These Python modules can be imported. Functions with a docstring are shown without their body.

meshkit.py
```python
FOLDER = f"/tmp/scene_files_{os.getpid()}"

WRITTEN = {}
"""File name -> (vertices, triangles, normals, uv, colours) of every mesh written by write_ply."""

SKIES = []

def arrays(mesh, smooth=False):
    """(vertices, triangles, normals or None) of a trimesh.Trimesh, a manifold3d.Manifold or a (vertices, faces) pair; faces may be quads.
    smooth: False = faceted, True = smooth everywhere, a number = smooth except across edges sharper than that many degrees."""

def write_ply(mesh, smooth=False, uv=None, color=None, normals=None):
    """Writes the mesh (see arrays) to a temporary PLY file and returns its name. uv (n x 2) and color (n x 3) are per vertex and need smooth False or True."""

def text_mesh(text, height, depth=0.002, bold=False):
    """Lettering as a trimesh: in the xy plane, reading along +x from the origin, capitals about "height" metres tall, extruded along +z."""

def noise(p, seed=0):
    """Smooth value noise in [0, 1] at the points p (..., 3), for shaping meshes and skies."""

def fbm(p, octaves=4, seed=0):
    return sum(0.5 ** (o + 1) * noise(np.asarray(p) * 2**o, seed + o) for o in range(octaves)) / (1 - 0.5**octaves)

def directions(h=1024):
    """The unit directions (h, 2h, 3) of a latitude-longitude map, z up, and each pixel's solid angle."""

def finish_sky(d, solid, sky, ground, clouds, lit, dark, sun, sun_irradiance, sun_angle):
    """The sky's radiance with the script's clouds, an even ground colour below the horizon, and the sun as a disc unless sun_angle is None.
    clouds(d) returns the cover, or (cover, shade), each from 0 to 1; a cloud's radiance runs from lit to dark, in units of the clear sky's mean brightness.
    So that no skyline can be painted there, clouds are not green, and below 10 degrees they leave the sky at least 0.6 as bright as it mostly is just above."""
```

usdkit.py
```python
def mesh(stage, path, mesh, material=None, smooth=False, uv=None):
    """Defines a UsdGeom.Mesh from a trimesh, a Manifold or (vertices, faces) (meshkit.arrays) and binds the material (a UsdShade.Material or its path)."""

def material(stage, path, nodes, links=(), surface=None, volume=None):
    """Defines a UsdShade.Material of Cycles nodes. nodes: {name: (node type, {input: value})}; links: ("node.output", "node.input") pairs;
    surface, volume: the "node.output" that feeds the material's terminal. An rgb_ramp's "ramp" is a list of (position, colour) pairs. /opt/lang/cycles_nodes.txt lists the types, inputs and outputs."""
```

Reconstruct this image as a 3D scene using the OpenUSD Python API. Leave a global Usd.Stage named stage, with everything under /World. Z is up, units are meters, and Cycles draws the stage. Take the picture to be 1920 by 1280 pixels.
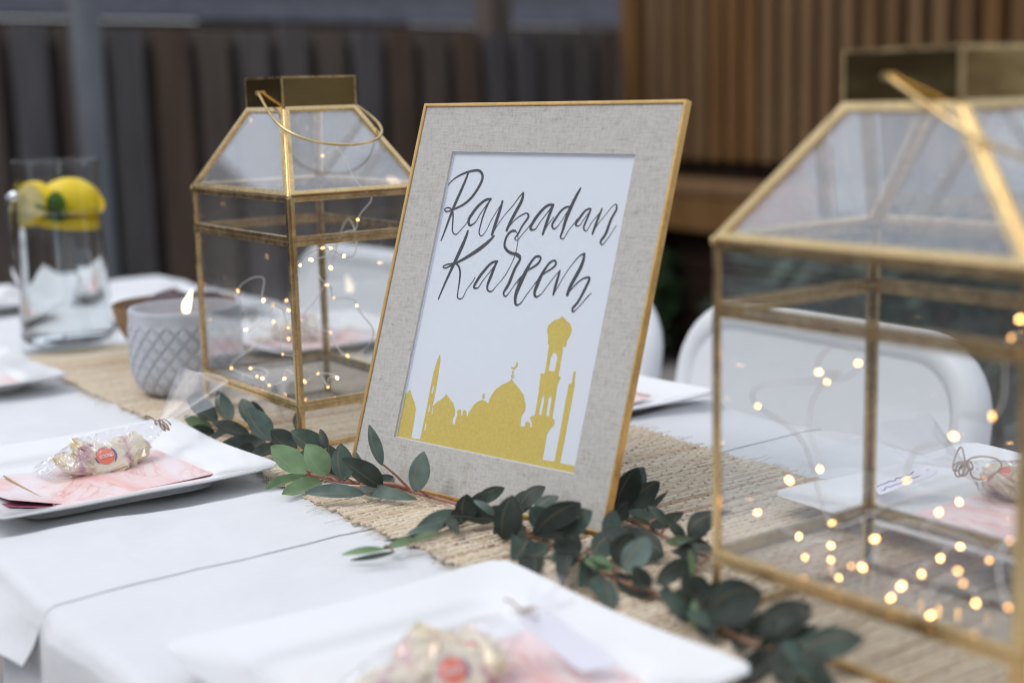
import math, random
import numpy as np, trimesh, manifold3d as m3, usdkit, meshkit
from shapely.geometry import Polygon, LineString, Point
from shapely.ops import unary_union
from shapely import affinity
from pxr import Usd, UsdGeom, UsdLux, UsdShade, Sdf, Gf, Vt

PI = math.pi
rng = np.random.default_rng(7)
random.seed(7)
stage = Usd.Stage.CreateInMemory()
UsdGeom.SetStageUpAxis(stage, 'Z'); UsdGeom.SetStageMetersPerUnit(stage, 1.0)
UsdGeom.Xform.Define(stage, '/World')

# ------------------------------------------------------------------ camera, sky, sun, exposure
TT = 0.74                                           # height of the table top
EYE = np.array([0, 0, TT + 0.329])
FWD = np.array([0.57132743, 0.80232089, -0.17281825])
RGT = np.array([0.81183821, -0.58337045, -0.02444685])
UPV = np.array([0.12043128, 0.12633331, 0.98465029])
FPX = 2700.83                                       # focal length in pixels of a 1920 wide picture
cam = UsdGeom.Camera.Define(stage, '/World/camera')
cam.AddTransformOp().Set(Gf.Matrix4d(*RGT, 0, *UPV, 0, *(-FWD), 0, *EYE, 1))
cam.CreateHorizontalApertureAttr(36.0); cam.CreateVerticalApertureAttr(24.0)
cam.CreateFocalLengthAttr(36.0 * FPX / 1920)
cam.CreateClippingRangeAttr(Gf.Vec2f(0.02, 200))
cam.CreateFStopAttr(3.1); cam.CreateFocusDistanceAttr(1.2)
cam.CreateExposureAttr(0.31)

SUN_EL, SUN_AZ = math.radians(55), math.radians(-72)     # azimuth: atan2(x, y) of the direction towards the sun
dome = UsdLux.DomeLight.Define(stage, '/World/sky')
dome.GetPrim().SetCustomDataByKey('kind', 'structure')
dome.GetPrim().SetCustomDataByKey('label', 'bright overcast sky above the garden')
skym = usdkit.material(stage, '/World/Looks/sky_look', {
    'sky': ('sky_texture', {'sky_type': 'single_scattering', 'sun_disc': False, 'sun_elevation': SUN_EL, 'sun_rotation': SUN_AZ}),
    'tc': ('texture_coordinate', {}),
    'n': ('noise_texture', {'scale': 1.6, 'detail': 5.0, 'roughness': 0.55}),
    'r': ('rgb_ramp', {'ramp': [(0.25, (0.62, 0.62, 0.62)), (0.7, (0.97, 0.97, 0.97))]}),
    'mix': ('mix_color', {'blend_type': 'mix', 'b': (7.2, 7.75, 8.7), 'use_clamp': False}),
    'bg': ('background_shader', {'strength': 0.11})},
    [('tc.generated', 'n.vector'), ('n.fac', 'r.fac'), ('r.color', 'mix.fac'), ('sky.color', 'mix.a'), ('mix.result', 'bg.color')], surface='bg.background')
UsdShade.MaterialBindingAPI.Apply(dome.GetPrim()).Bind(skym)
sun = UsdLux.DistantLight.Define(stage, '/World/sun')
sun.CreateNormalizeAttr(True); sun.CreateIntensityAttr(0.28); sun.CreateAngleAttr(30.0); sun.CreateColorAttr(Gf.Vec3f(1.0, 0.95, 0.9))
sd = np.array([math.sin(SUN_AZ) * math.cos(SUN_EL), math.cos(SUN_AZ) * math.cos(SUN_EL), math.sin(SUN_EL)])
sx = np.cross([0, 0, 1.0], sd); sx /= np.linalg.norm(sx); sy = np.cross(sd, sx)
sun.AddTransformOp().Set(Gf.Matrix4d(*sx, 0, *sy, 0, *sd, 0, 0, 0, 10, 1))

# ------------------------------------------------------------------ pixel helpers (1920 x 1280 picture -> places in the room)
def ray(px, py):
    return FWD + RGT * (px - 960) / FPX - UPV * (py - 640) / FPX
def at_z(px, py, z=0.0):
    d = ray(px, py); return EYE + d * ((TT + z - EYE[2]) / d[2])
def at_depth(px, py, dep):
    return EYE + ray(px, py) * dep
def at_plane(px, py, p0, n):
    d = ray(px, py); return EYE + d * (((p0 - EYE) @ n) / (d @ n))
def depth_of(p):
    return (np.asarray(p) - EYE) @ FWD

# ------------------------------------------------------------------ naming and tagging
taken = {}
def numbered(path):
    k = taken.get(path, -1) + 1; taken[path] = k
    return path if k == 0 else f'{path}_{k:03d}'
def tag(prim, label=None, cat=None, group=None, kind=None):
    for k, v in (('label', label), ('category', cat), ('group', group), ('kind', kind)):
        if v: prim.SetCustomDataByKey(k, v)
    return prim
class Thing:
    """An Xform at the thing's base; parts are given in world coordinates unless local=True."""
    def __init__(s, name, label=None, cat=None, base=(0, 0, 0), rotz=0.0, group=None, kind=None):
        s.path = numbered('/World/' + name); s.base = np.asarray(base, float); s.rot = rotz
        x = UsdGeom.Xform.Define(stage, s.path); s.xf = x
        x.AddTranslateOp().Set(Gf.Vec3d(*map(float, s.base)))
        if rotz: x.AddRotateZOp().Set(math.degrees(rotz))
        s.prim = tag(x.GetPrim(), label, cat, group, kind)
    def part(s, name, mesh, m, smooth=False, under=None, local=True, label=None, kind=None, uv=None):
        v, f = vf(mesh)
        if not local:
            v = v - s.base; c, sn = math.cos(-s.rot), math.sin(-s.rot)
            v = np.stack([v[:, 0] * c - v[:, 1] * sn, v[:, 0] * sn + v[:, 1] * c, v[:, 2]], 1)
        p = numbered((under or s.path) + '/' + name)
        me = usdkit.mesh(stage, p, (v, f), m, smooth=smooth, uv=uv)
        tag(me.GetPrim(), label, kind=kind)
        return p
def single(name, mesh, m, label=None, cat=None, group=None, kind=None, smooth=False, uv=None):
    p = numbered('/World/' + name)
    me = usdkit.mesh(stage, p, vf(mesh), m, smooth=smooth, uv=uv)
    return tag(me.GetPrim(), label, cat, group, kind)
def copy_of(src, loc, rotz=0.0, label=None, cat=None, group=None, scale=None):
    p = numbered(src.path)
    x = UsdGeom.Xform.Define(stage, p)
    x.AddTranslateOp().Set(Gf.Vec3d(*map(float, loc)))
    if rotz: x.AddRotateZOp().Set(math.degrees(rotz))
    pr = x.GetPrim()
    d = src.prim.GetCustomData()
    pr.GetReferences().AddInternalReference(src.path); pr.SetInstanceable(True)
    x.SetXformOpOrder(x.GetOrderedXformOps())
    tag(pr, label or d.get('label'), cat or d.get('category'), group or d.get('group'))
    return pr

# ------------------------------------------------------------------ mesh helpers
def vf(mesh):
    if isinstance(mesh, trimesh.Trimesh): return np.array(mesh.vertices), np.array(mesh.faces)
    if hasattr(mesh, 'to_mesh'):
        k = mesh.to_mesh(); return np.array(k.vert_properties[:, :3], float), np.array(k.tri_verts)
    v, f = mesh; v = np.asarray(v, float); f = np.asarray(f, int)
    if f.shape[1] == 4: f = np.vstack([f[:, [0, 1, 2]], f[:, [0, 2, 3]]])
    return v, f
def cat(*ms):
    vs, fs, n = [], [], 0
    for m in ms:
        v, f = vf(m); vs.append(v); fs.append(f + n); n += len(v)
    return np.vstack(vs), np.vstack(fs)
def move(m, t):
    v, f = vf(m); return v + np.asarray(t, float), f
def rotz(m, a):
    v, f = vf(m); c, s = math.cos(a), math.sin(a)
    return np.stack([v[:, 0] * c - v[:, 1] * s, v[:, 0] * s + v[:, 1] * c, v[:, 2]], 1), f
def xform(m, X, Y, Z, o=(0, 0, 0)):
    v, f = vf(m); return v[:, :1] * np.asarray(X) + v[:, 1:2] * np.asarray(Y) + v[:, 2:] * np.asarray(Z) + np.asarray(o), f
def box(x0, x1, y0, y1, z0, z1, ch=0.0):
    """A box with chamfered edges."""
    c = [(x0 + x1) / 2, (y0 + y1) / 2, (z0 + z1) / 2]; h = np.array([x1 - x0, y1 - y0, z1 - z0]) / 2
    if ch <= 0:
        b = trimesh.creation.box(2 * h); return b.vertices + c, b.faces
    pts = []
    for s in np.ndindex(2, 2, 2):
        s = np.array(s) * 2 - 1
        for k in range(3):
            q = h - ch; q = q.copy(); q[k] = h[k]; pts.append(s * q)
    hull = trimesh.convex.convex_hull(np.array(pts) + c)
    return np.array(hull.vertices), np.array(hull.faces)
def tube(pts, r, n=8, cap=True):
    p = np.asarray(pts, float); r = np.broadcast_to(np.asarray(r, float), (len(p),))
    t = np.gradient(p, axis=0); t /= np.linalg.norm(t, axis=1, keepdims=True) + 1e-12
    a = np.zeros_like(t); ref = np.array([0, 0, 1.0]) if abs(t[0, 2]) < 0.9 else np.array([1.0, 0, 0])
    a[0] = np.cross(t[0], ref); a[0] /= np.linalg.norm(a[0])
    for i in range(1, len(p)):
        q = a[i - 1] - t[i] * (a[i - 1] @ t[i]); a[i] = q / (np.linalg.norm(q) + 1e-12)
    b = np.cross(t, a); g = np.arange(n) * 2 * PI / n
    v = p[:, None] + r[:, None, None] * (np.cos(g)[None, :, None] * a[:, None] + np.sin(g)[None, :, None] * b[:, None])
    i, j = np.meshgrid(np.arange(len(p) - 1), np.arange(n), indexing='ij'); j2 = (j + 1) % n
    q = np.stack([i * n + j, i * n + j2, (i + 1) * n + j2, (i + 1) * n + j], -1).reshape(-1, 4)
    f = np.vstack([q[:, [0, 1, 2]], q[:, [0, 2, 3]]]); v = v.reshape(-1, 3)
    if cap:
        k = len(v); v = np.vstack([v, p[0], p[-1]]); e = (len(p) - 1) * n; jj = np.arange(n)
        f = np.vstack([f, np.stack([jj * 0 + k, (jj + 1) % n, jj], 1), np.stack([jj * 0 + k + 1, e + jj, e + (jj + 1) % n], 1)])
    return v, f[:, ::-1]
def lathe(prof, n=48):
    pr = np.asarray(prof, float); a = np.arange(n) * 2 * PI / n
    v = np.stack([pr[:, None, 0] * np.cos(a), pr[:, None, 0] * np.sin(a), pr[:, None, 1] + 0 * a], -1)
    i, j = np.meshgrid(np.arange(len(pr) - 1), np.arange(n), indexing='ij'); j2 = (j + 1) % n
    q = np.stack([i * n + j, i * n + j2, (i + 1) * n + j2, (i + 1) * n + j], -1).reshape(-1, 4)
    f = np.vstack([q[:, [0, 1, 2]], q[:, [0, 2, 3]]])
    m = trimesh.Trimesh(v.reshape(-1, 3), f, process=True); m.merge_vertices(); m.update_faces(m.nondegenerate_faces())
    return np.array(m.vertices), np.array(m.faces)
def sheet(P, thick=None):
    """P: (r, c, 3) grid -> mesh; with thick, a closed slab below it (along -z)."""
    R, C = P.shape[:2]; v = P.reshape(-1, 3)
    i, j = np.meshgrid(np.arange(R - 1), np.arange(C - 1), indexing='ij')
    q = np.stack([i * C + j, i * C + j + 1, (i + 1) * C + j + 1, (i + 1) * C + j], -1).reshape(-1, 4)
    f = np.vstack([q[:, [0, 1, 2]], q[:, [0, 2, 3]]])
    if thick is None: return v, f
    n = len(v); v2 = v - np.array([0, 0, thick])
    rim = np.concatenate([np.arange(C), (np.arange(1, R)) * C + C - 1, (R - 1) * C + np.arange(C - 2, -1, -1), np.arange(R - 2, 0, -1) * C])
    nx = np.roll(rim, -1)
    side = np.vstack([np.stack([rim, rim + n, nx + n], 1), np.stack([rim, nx + n, nx], 1)])
    return np.vstack([v, v2]), np.vstack([f, f[:, ::-1] + n, side])
def hull_of(spheres, seg=16):
    return m3.Manifold.batch_hull([m3.Manifold.sphere(r, seg).translate(tuple(map(float, p))) for p, r in spheres])
def extrude(poly, h, z=0.0):
    ms = [trimesh.creation.extrude_polygon(g, h, engine='earcut') for g in (getattr(poly, 'geoms', None) or [poly]) if g.area > 1e-12]
    return move(cat(*ms), (0, 0, z))
def spline(pts, n=40):
    from scipy.interpolate import CubicSpline
    p = np.asarray(pts, float); s = np.r_[0, np.cumsum(np.linalg.norm(np.diff(p[:, :3] if p.shape[1] > 2 else p, axis=0), axis=1) + 1e-9)]
    return CubicSpline(s, p)(np.linspace(0, s[-1], n))

# ------------------------------------------------------------------ materials
def pbr(name, color, rough=0.5, metal=0.0, var=0.0, scale=20.0, bump=0.0, bscale=200.0, stretch=None, color2=None, spec=0.5, detail=4.0, bdist=0.002, extra=None, rvar=0.0, contrast=(0.3, 0.7), vec='object', sheen=0.0):
    path = '/World/Looks/' + name
    nodes = {'p': ('principled_bsdf', {'roughness': rough, 'metallic': metal, 'specular_ior_level': spec, 'sheen_weight': sheen, **(extra or {})})}
    links = []
    c = np.asarray(color, float)
    nodes['tc'] = ('texture_coordinate', {}); src = 'tc.' + vec
    if stretch is not None:
        nodes['mp'] = ('mapping', {'scale': stretch}); links.append((src, 'mp.vector')); src = 'mp.vector'
    if var or color2 is not None or rvar:
        nodes['n'] = ('noise_texture', {'scale': scale, 'detail': detail, 'roughness': 0.6}); links.append((src, 'n.vector'))
    if var or color2 is not None:
        c2 = c * (1 - var) if color2 is None else np.asarray(color2)
        c1 = np.clip(c * (1 + var), 0, 1) if color2 is None else c
        nodes['r'] = ('rgb_ramp', {'ramp': [(contrast[0], tuple(c2)), (contrast[1], tuple(c1))]})
        links += [('n.fac', 'r.fac'), ('r.color', 'p.base_color')]
    else:
        nodes['p'][1]['base_color'] = tuple(c)
    if rvar:
        nodes['rr'] = ('map_range', {'from_min': 0.3, 'from_max': 0.7, 'to_min': max(rough - rvar, 0.02), 'to_max': rough + rvar}); links += [('n.fac', 'rr.value'), ('rr.result', 'p.roughness')]
    if bump:
        nodes['bn'] = ('noise_texture', {'scale': bscale, 'detail': 3.0}); nodes['b'] = ('bump', {'strength': bump, 'distance': bdist})
        links += [(src, 'bn.vector'), ('bn.fac', 'b.height'), ('b.normal', 'p.normal')]
    return usdkit.material(stage, path, nodes, links, surface='p.BSDF')
def pane_mat(name, tint=(1, 1, 1), refl=0.05, rough=0.0, haze=0.0, boost=0.95, crinkle=0.0):
    nodes = {'lw': ('layer_weight', {'blend': 0.5}), 'pw': ('math', {'math_type': 'power', 'value2': 4.2}),
             'ma': ('math', {'math_type': 'multiply_add', 'value2': boost, 'value3': refl, 'use_clamp': True}),
             't': ('transparent_bsdf', {'color': tint}), 'g': ('glossy_bsdf', {'color': (1, 1, 1), 'roughness': rough}), 'm': ('mix_closure', {})}
    links = [('lw.facing', 'pw.value1'), ('pw.value', 'ma.value1'), ('ma.value', 'm.fac'), ('t.BSDF', 'm.closure1'), ('g.BSDF', 'm.closure2')]
    if crinkle:
        nodes['tc'] = ('texture_coordinate', {}); nodes['cn'] = ('noise_texture', {'scale': 70.0, 'detail': 3.0, 'distortion': 1.2}); nodes['cb'] = ('bump', {'strength': crinkle, 'distance': 0.01})
        links += [('tc.object', 'cn.vector'), ('cn.fac', 'cb.height'), ('cb.normal', 'g.normal')]
    out = 'm.closure'
    if haze:
        nodes['d'] = ('diffuse_bsdf', {'color': (0.8, 0.8, 0.8)}); nodes['m2'] = ('mix_closure', {'fac': haze})
        links += [('m.closure', 'm2.closure1'), ('d.BSDF', 'm2.closure2')]; out = 'm2.closure'
    return usdkit.material(stage, '/World/Looks/' + name, nodes, links, surface=out)
def leaf_mat(name, col, dark, rib):
    return usdkit.material(stage, '/World/Looks/' + name, {
        'uv': ('uvmap', {'attribute': 'st'}), 'sx': ('separate_xyz', {}),
        'ab': ('math', {'math_type': 'absolute'}), 'sub': ('math', {'math_type': 'subtract', 'value2': 0.3}),
        'rib': ('map_range', {'from_min': 0.012, 'from_max': 0.045, 'to_min': 0.75, 'to_max': 0.0, 'clamp': True}),
        'tc': ('texture_coordinate', {}), 'n': ('noise_texture', {'scale': 90.0, 'detail': 5.0}),
        'r': ('rgb_ramp', {'ramp': [(0.3, dark), (0.72, col)]}), 'mx': ('mix_color', {'blend_type': 'mix', 'b': rib}), 'oi': ('object_info', {}), 'ov': ('map_range', {'to_min': 0.72, 'to_max': 1.32}), 'oh': ('map_range', {'to_min': 0.485, 'to_max': 0.512}), 'hs': ('hsv', {}), 'va': ('math', {'math_type': 'multiply_add', 'value2': 11.0}), 'vb': ('math', {'math_type': 'multiply', 'value2': -4.5}), 'vf': ('math', {'math_type': 'fraction'}), 'vm': ('map_range', {'from_min': 0.0, 'from_max': 0.16, 'to_min': 0.22, 'to_max': 0.0, 'clamp': True}), 'vx': ('mix_color', {'blend_type': 'mix', 'b': tuple(np.array(rib) * 0.8)}),
        'b': ('bump', {'strength': 0.25, 'distance': 0.001}),
        'p': ('principled_bsdf', {'roughness': 0.55, 'specular_ior_level': 0.35}), 'tr': ('translucent_bsdf', {'color': tuple(np.array(col) * 1.2)}), 'm': ('mix_closure', {'fac': 0.14})},
        [('uv.UV', 'sx.vector'), ('sx.x', 'sub.value1'), ('sub.value', 'ab.value1'), ('ab.value', 'rib.value'), ('tc.object', 'n.vector'), ('n.fac', 'r.fac'),
         ('r.color', 'hs.color'), ('oi.random', 'ov.value'), ('oi.random', 'oh.value'), ('ov.result', 'hs.value'), ('oh.result', 'hs.hue'), ('ab.value', 'vb.value1'), ('sx.y', 'va.value1'), ('vb.value', 'va.value3'), ('va.value', 'vf.value1'), ('vf.value', 'vm.value'), ('vm.result', 'vx.fac'), ('hs.color', 'vx.a'), ('vx.result', 'mx.a'), ('rib.result', 'mx.fac'), ('mx.result', 'p.base_color'), ('n.fac', 'b.height'), ('b.normal', 'p.normal'), ('p.BSDF', 'm.closure1'), ('tr.BSDF', 'm.closure2')], surface='m.closure')
def glow(name, color, strength):
    return usdkit.material(stage, '/World/Looks/' + name, {'e': ('emission', {'color': color, 'strength': strength})}, [], surface='e.emission')

M = {}
M['concrete'] = pbr('patio_concrete', (0.30, 0.275, 0.27), 0.9, var=0.25, scale=3, bump=0.3, bscale=60)
M['cloth'] = pbr('white_cloth', (0.70, 0.705, 0.715), 0.85, var=0.015, scale=4, bump=0.4, bscale=15, spec=0.2, bdist=0.014)
M['porcelain'] = pbr('white_porcelain', (0.80, 0.80, 0.80), 0.13, var=0.01, scale=10, spec=0.5)
M['plastic'] = pbr('white_plastic', (0.78, 0.79, 0.80), 0.42, var=0.02, scale=8, bump=0.08, bscale=400)
M['brass'] = pbr('aged_brass', (0.72, 0.54, 0.28), 0.28, 1.0, color2=(0.62, 0.45, 0.22), scale=60, rvar=0.07, bump=0.05, bscale=250, bdist=0.0008)
M['brass_plate'] = pbr('brass_plate', (0.50, 0.38, 0.17), 0.14, 1.0, color2=(0.38, 0.28, 0.12), scale=18, rvar=0.06, stretch=(1, 1, 4))
M['gold'] = pbr('gold_moulding', (0.74, 0.47, 0.17), 0.33, 1.0, color2=(0.58, 0.36, 0.13), scale=40, rvar=0.08, bump=0.1, bscale=180, bdist=0.0006)
M['pane'] = pane_mat('lantern_glass', (0.975, 0.98, 0.98), 0.046, 0.0, 0.008)
M['roof_pane'] = pane_mat('lantern_roof_glass', (0.965, 0.97, 0.975), 0.10, 0.02, 0.035)
M['floor_pane'] = pane_mat('lantern_floor_glass', (0.965, 0.97, 0.97), 0.03, 0.0, 0.01, 0.55)
M['frame_glass'] = pane_mat('picture_glass', (0.985, 0.99, 0.99), 0.022, 0.05)
M['film'] = pane_mat('clear_film', (0.95, 0.95, 0.96), 0.10, 0.07, 0.035, 0.8, 0.8)
M['jug_wall'] = pane_mat('jug_wall_glass', (0.97, 0.98, 0.98), 0.04, 0.0, 0.0, 0.9)
M['film_soft'] = pane_mat('soft_clear_film', (0.95, 0.95, 0.96), 0.05, 0.3, 0.04, 0.45)
M['glass'] = usdkit.material(stage, '/World/Looks/jug_glass', {'g': ('glass_bsdf', {'color': (0.985, 0.99, 0.99), 'roughness': 0.0, 'IOR': 1.46})}, [], surface='g.BSDF')
M['water'] = usdkit.material(stage, '/World/Looks/clear_water', {'g': ('glass_bsdf', {'color': (0.985, 0.993, 0.995), 'roughness': 0.0, 'IOR': 1.33})}, [], surface='g.BSDF')
M['paper'] = pbr('print_paper', (0.72, 0.745, 0.80), 0.6, spec=0.3)
M['ink'] = pbr('black_ink', (0.005, 0.004, 0.010), 0.5)
M['foil'] = pbr('gold_print', (0.66, 0.49, 0.075), 0.5, 0.0, color2=(0.56, 0.41, 0.05), scale=500, detail=2, spec=0.4)
M['backing'] = pbr('frame_backing', (0.05, 0.045, 0.04), 0.8)
M['linen'] = usdkit.material(stage, '/World/Looks/linen_mat', {
    'tc': ('texture_coordinate', {}),
    'm1': ('mapping', {'scale': (90, 90, 800)}), 'm2': ('mapping', {'scale': (520, 520, 90)}),
    'n1': ('noise_texture', {'scale': 1.0, 'detail': 3.0}), 'n2': ('noise_texture', {'scale': 1.0, 'detail': 3.0}), 'n3': ('noise_texture', {'scale': 90.0, 'detail': 4.0}),
    'a': ('math', {'math_type': 'add'}), 'a2': ('math', {'math_type': 'multiply_add', 'value2': 0.5}),
    'r': ('rgb_ramp', {'ramp': [(0.33, (0.32, 0.285, 0.245)), (0.47, (0.49, 0.455, 0.41)), (0.62, (0.57, 0.535, 0.485))]}), 'sc': ('math', {'math_type': 'multiply', 'value2': 0.435}),
    'b': ('bump', {'strength': 0.5, 'distance': 0.0006}), 'p': ('principled_bsdf', {'roughness': 0.9, 'specular_ior_level': 0.15})},
    [('tc.object', 'm1.vector'), ('tc.object', 'm2.vector'), ('tc.object', 'n3.vector'), ('m1.vector', 'n1.vector'), ('m2.vector', 'n2.vector'), ('n1.fac', 'a.value1'), ('n2.fac', 'a.value2'),
     ('n3.fac', 'a2.value1'), ('a.value', 'a2.value3'), ('a2.value', 'sc.value1'), ('sc.value', 'r.fac'), ('r.color', 'p.base_color'), ('a.value', 'b.height'), ('b.normal', 'p.normal')], surface='p.BSDF')
JUTE = [pbr(f'jute_{k}', c, 0.95, color2=c2, scale=160, detail=4, bump=0.6, bscale=700, bdist=0.001, spec=0.1, contrast=(0.32, 0.66)) for k, (c, c2) in {
    'pale': ((0.72, 0.60, 0.45), (0.58, 0.46, 0.33)), 'cream': ((0.77, 0.67, 0.53), (0.64, 0.53, 0.39)), 'tan': ((0.66, 0.53, 0.38), (0.50, 0.38, 0.25)), 'rust': ((0.58, 0.42, 0.28), (0.42, 0.27, 0.16))}.items()]
M['jute_base'] = pbr('jute_ground', (0.36, 0.22, 0.13), 0.95, var=0.3, scale=200)
M['cotton'] = pbr('cotton_thread', (0.72, 0.63, 0.50), 0.95)
LEAF = {'d': leaf_mat('leaf_dark', (0.050, 0.066, 0.053), (0.025, 0.034, 0.028), (0.13, 0.105, 0.065)),
        'b': leaf_mat('leaf_blue', (0.125, 0.178, 0.150), (0.070, 0.108, 0.092), (0.25, 0.17, 0.11)),
        'm': leaf_mat('leaf_mid', (0.082, 0.120, 0.096), (0.042, 0.068, 0.055), (0.23, 0.15, 0.09)),
        'l': leaf_mat('leaf_light', (0.20, 0.285, 0.15), (0.14, 0.21, 0.105), (0.25, 0.34, 0.17))}
M['stem'] = pbr('sprig_stem', (0.27, 0.15, 0.09), 0.7, var=0.3, scale=60)
M['stem_red'] = pbr('sprig_stem_red', (0.36, 0.17, 0.12), 0.6, var=0.2, scale=60)
M['pot'] = pbr('grey_cement', (0.49, 0.50, 0.53), 0.85, var=0.12, scale=35, bump=0.2, bscale=300)
M['wax'] = pbr('pink_grey_wax', (0.45, 0.36, 0.37), 0.5, extra={'subsurface_weight': 0.3, 'subsurface_scale': 0.01})
M['wick'] = pbr('burnt_wick', (0.02, 0.015, 0.012), 0.9)
M['flame'] = usdkit.material(stage, '/World/Looks/candle_flame', {'tc': ('texture_coordinate', {}), 's': ('separate_xyz', {}), 'mr': ('map_range', {'from_min': 0.0, 'from_max': 0.036, 'clamp': True}),
    'r': ('rgb_ramp', {'ramp': [(0.0, (1.0, 0.36, 0.14)), (0.22, (1.0, 0.55, 0.25)), (0.5, (1.0, 0.84, 0.58)), (1.0, (1.0, 0.70, 0.38))]}), 'e': ('emission', {'strength': 3.5})},
    [('tc.object', 's.vector'), ('s.z', 'mr.value'), ('mr.result', 'r.fac'), ('r.color', 'e.color')], surface='e.emission')
M['bulb'] = glow('warm_bulb', (1.0, 0.52, 0.17), 15.0)
M['bulb_dim'] = glow('dim_warm_bulb', (1.0, 0.48, 0.14), 6.0)
M['wire'] = pbr('silver_wire', (0.75, 0.73, 0.70), 0.4, 0.4)
M['bowl_wood'] = pbr('bowl_wood', (0.30, 0.17, 0.07), 0.5, color2=(0.18, 0.095, 0.035), scale=6, stretch=(1, 1, 14))
M['date'] = pbr('date_skin', (0.055, 0.014, 0.014), 0.35, var=0.4, scale=40, bump=0.5, bscale=150)
M['peel'] = pbr('lemon_peel', (0.95, 0.66, 0.008), 0.4, var=0.06, scale=60, bump=0.3, bscale=400)
M['pith'] = pbr('lemon_flesh', (0.82, 0.72, 0.42), 0.4, color2=(0.72, 0.55, 0.18), scale=70)
M['mint'] = pbr('mint_leaf', (0.14, 0.30, 0.035), 0.5, color2=(0.06, 0.16, 0.02), scale=60)
M['watercolor'] = usdkit.material(stage, '/World/Looks/watercolour_card', {
    'tc': ('texture_coordinate', {}), 'mp': ('mapping', {'scale': (1.0, 0.55, 1.0)}), 'n': ('noise_texture', {'scale': 15.0, 'detail': 5.0, 'roughness': 0.55, 'distortion': 1.6}), 'n2': ('noise_texture', {'scale': 9.0, 'detail': 3.0, 'distortion': 2.0}),
    'r': ('rgb_ramp', {'ramp': [(0.28, (0.80, 0.58, 0.58)), (0.40, (0.80, 0.42, 0.40)), (0.49, (0.80, 0.55, 0.48)), (0.520, (0.70, 0.26, 0.24)), (0.54, (0.80, 0.50, 0.42)), (0.62, (0.82, 0.66, 0.60)), (0.75, (0.80, 0.46, 0.30))]}),
    'r2': ('rgb_ramp', {'ramp': [(0.38, (0.05, 0.05, 0.05)), (0.62, (0.8, 0.8, 0.8))]}), 'mx': ('mix_color', {'blend_type': 'mix', 'b': (0.82, 0.77, 0.80)}), 'p': ('principled_bsdf', {'roughness': 0.6})},
    [('tc.object', 'mp.vector'), ('mp.vector', 'n.vector'), ('mp.vector', 'n2.vector'), ('n.fac', 'r.fac'), ('n2.fac', 'r2.fac'), ('r.color', 'mx.a'), ('r2.color', 'mx.fac'), ('mx.result', 'p.base_color')], surface='p.BSDF')
M['magenta'] = pbr('card_inside', (0.33, 0.08, 0.14), 0.6)
M['gold_edge'] = pbr('card_gold_edge', (0.50, 0.33, 0.17), 0.35, 0.6)
M['wrapper'] = usdkit.material(stage, '/World/Looks/candy_wrapper', {'tc': ('texture_coordinate', {}), 'n': ('noise_texture', {'scale': 38.0, 'detail': 2.0, 'distortion': 0.6}),
    'r': ('rgb_ramp', {'ramp': [(0.30, (0.50, 0.34, 0.24)), (0.42, (0.76, 0.64, 0.45)), (0.54, (0.80, 0.72, 0.54)), (0.61, (0.74, 0.50, 0.45)), (0.70, (0.40, 0.22, 0.34))]}), 'p': ('principled_bsdf', {'roughness': 0.24, 'metallic': 0.25})},
    [('tc.object', 'n.vector'), ('n.fac', 'r.fac'), ('r.color', 'p.base_color')], surface='p.BSDF')
M['orange'] = pbr('candy_orange', (0.80, 0.11, 0.012), 0.35)
M['purple'] = pbr('candy_purple', (0.09, 0.03, 0.22), 0.35)
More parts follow.
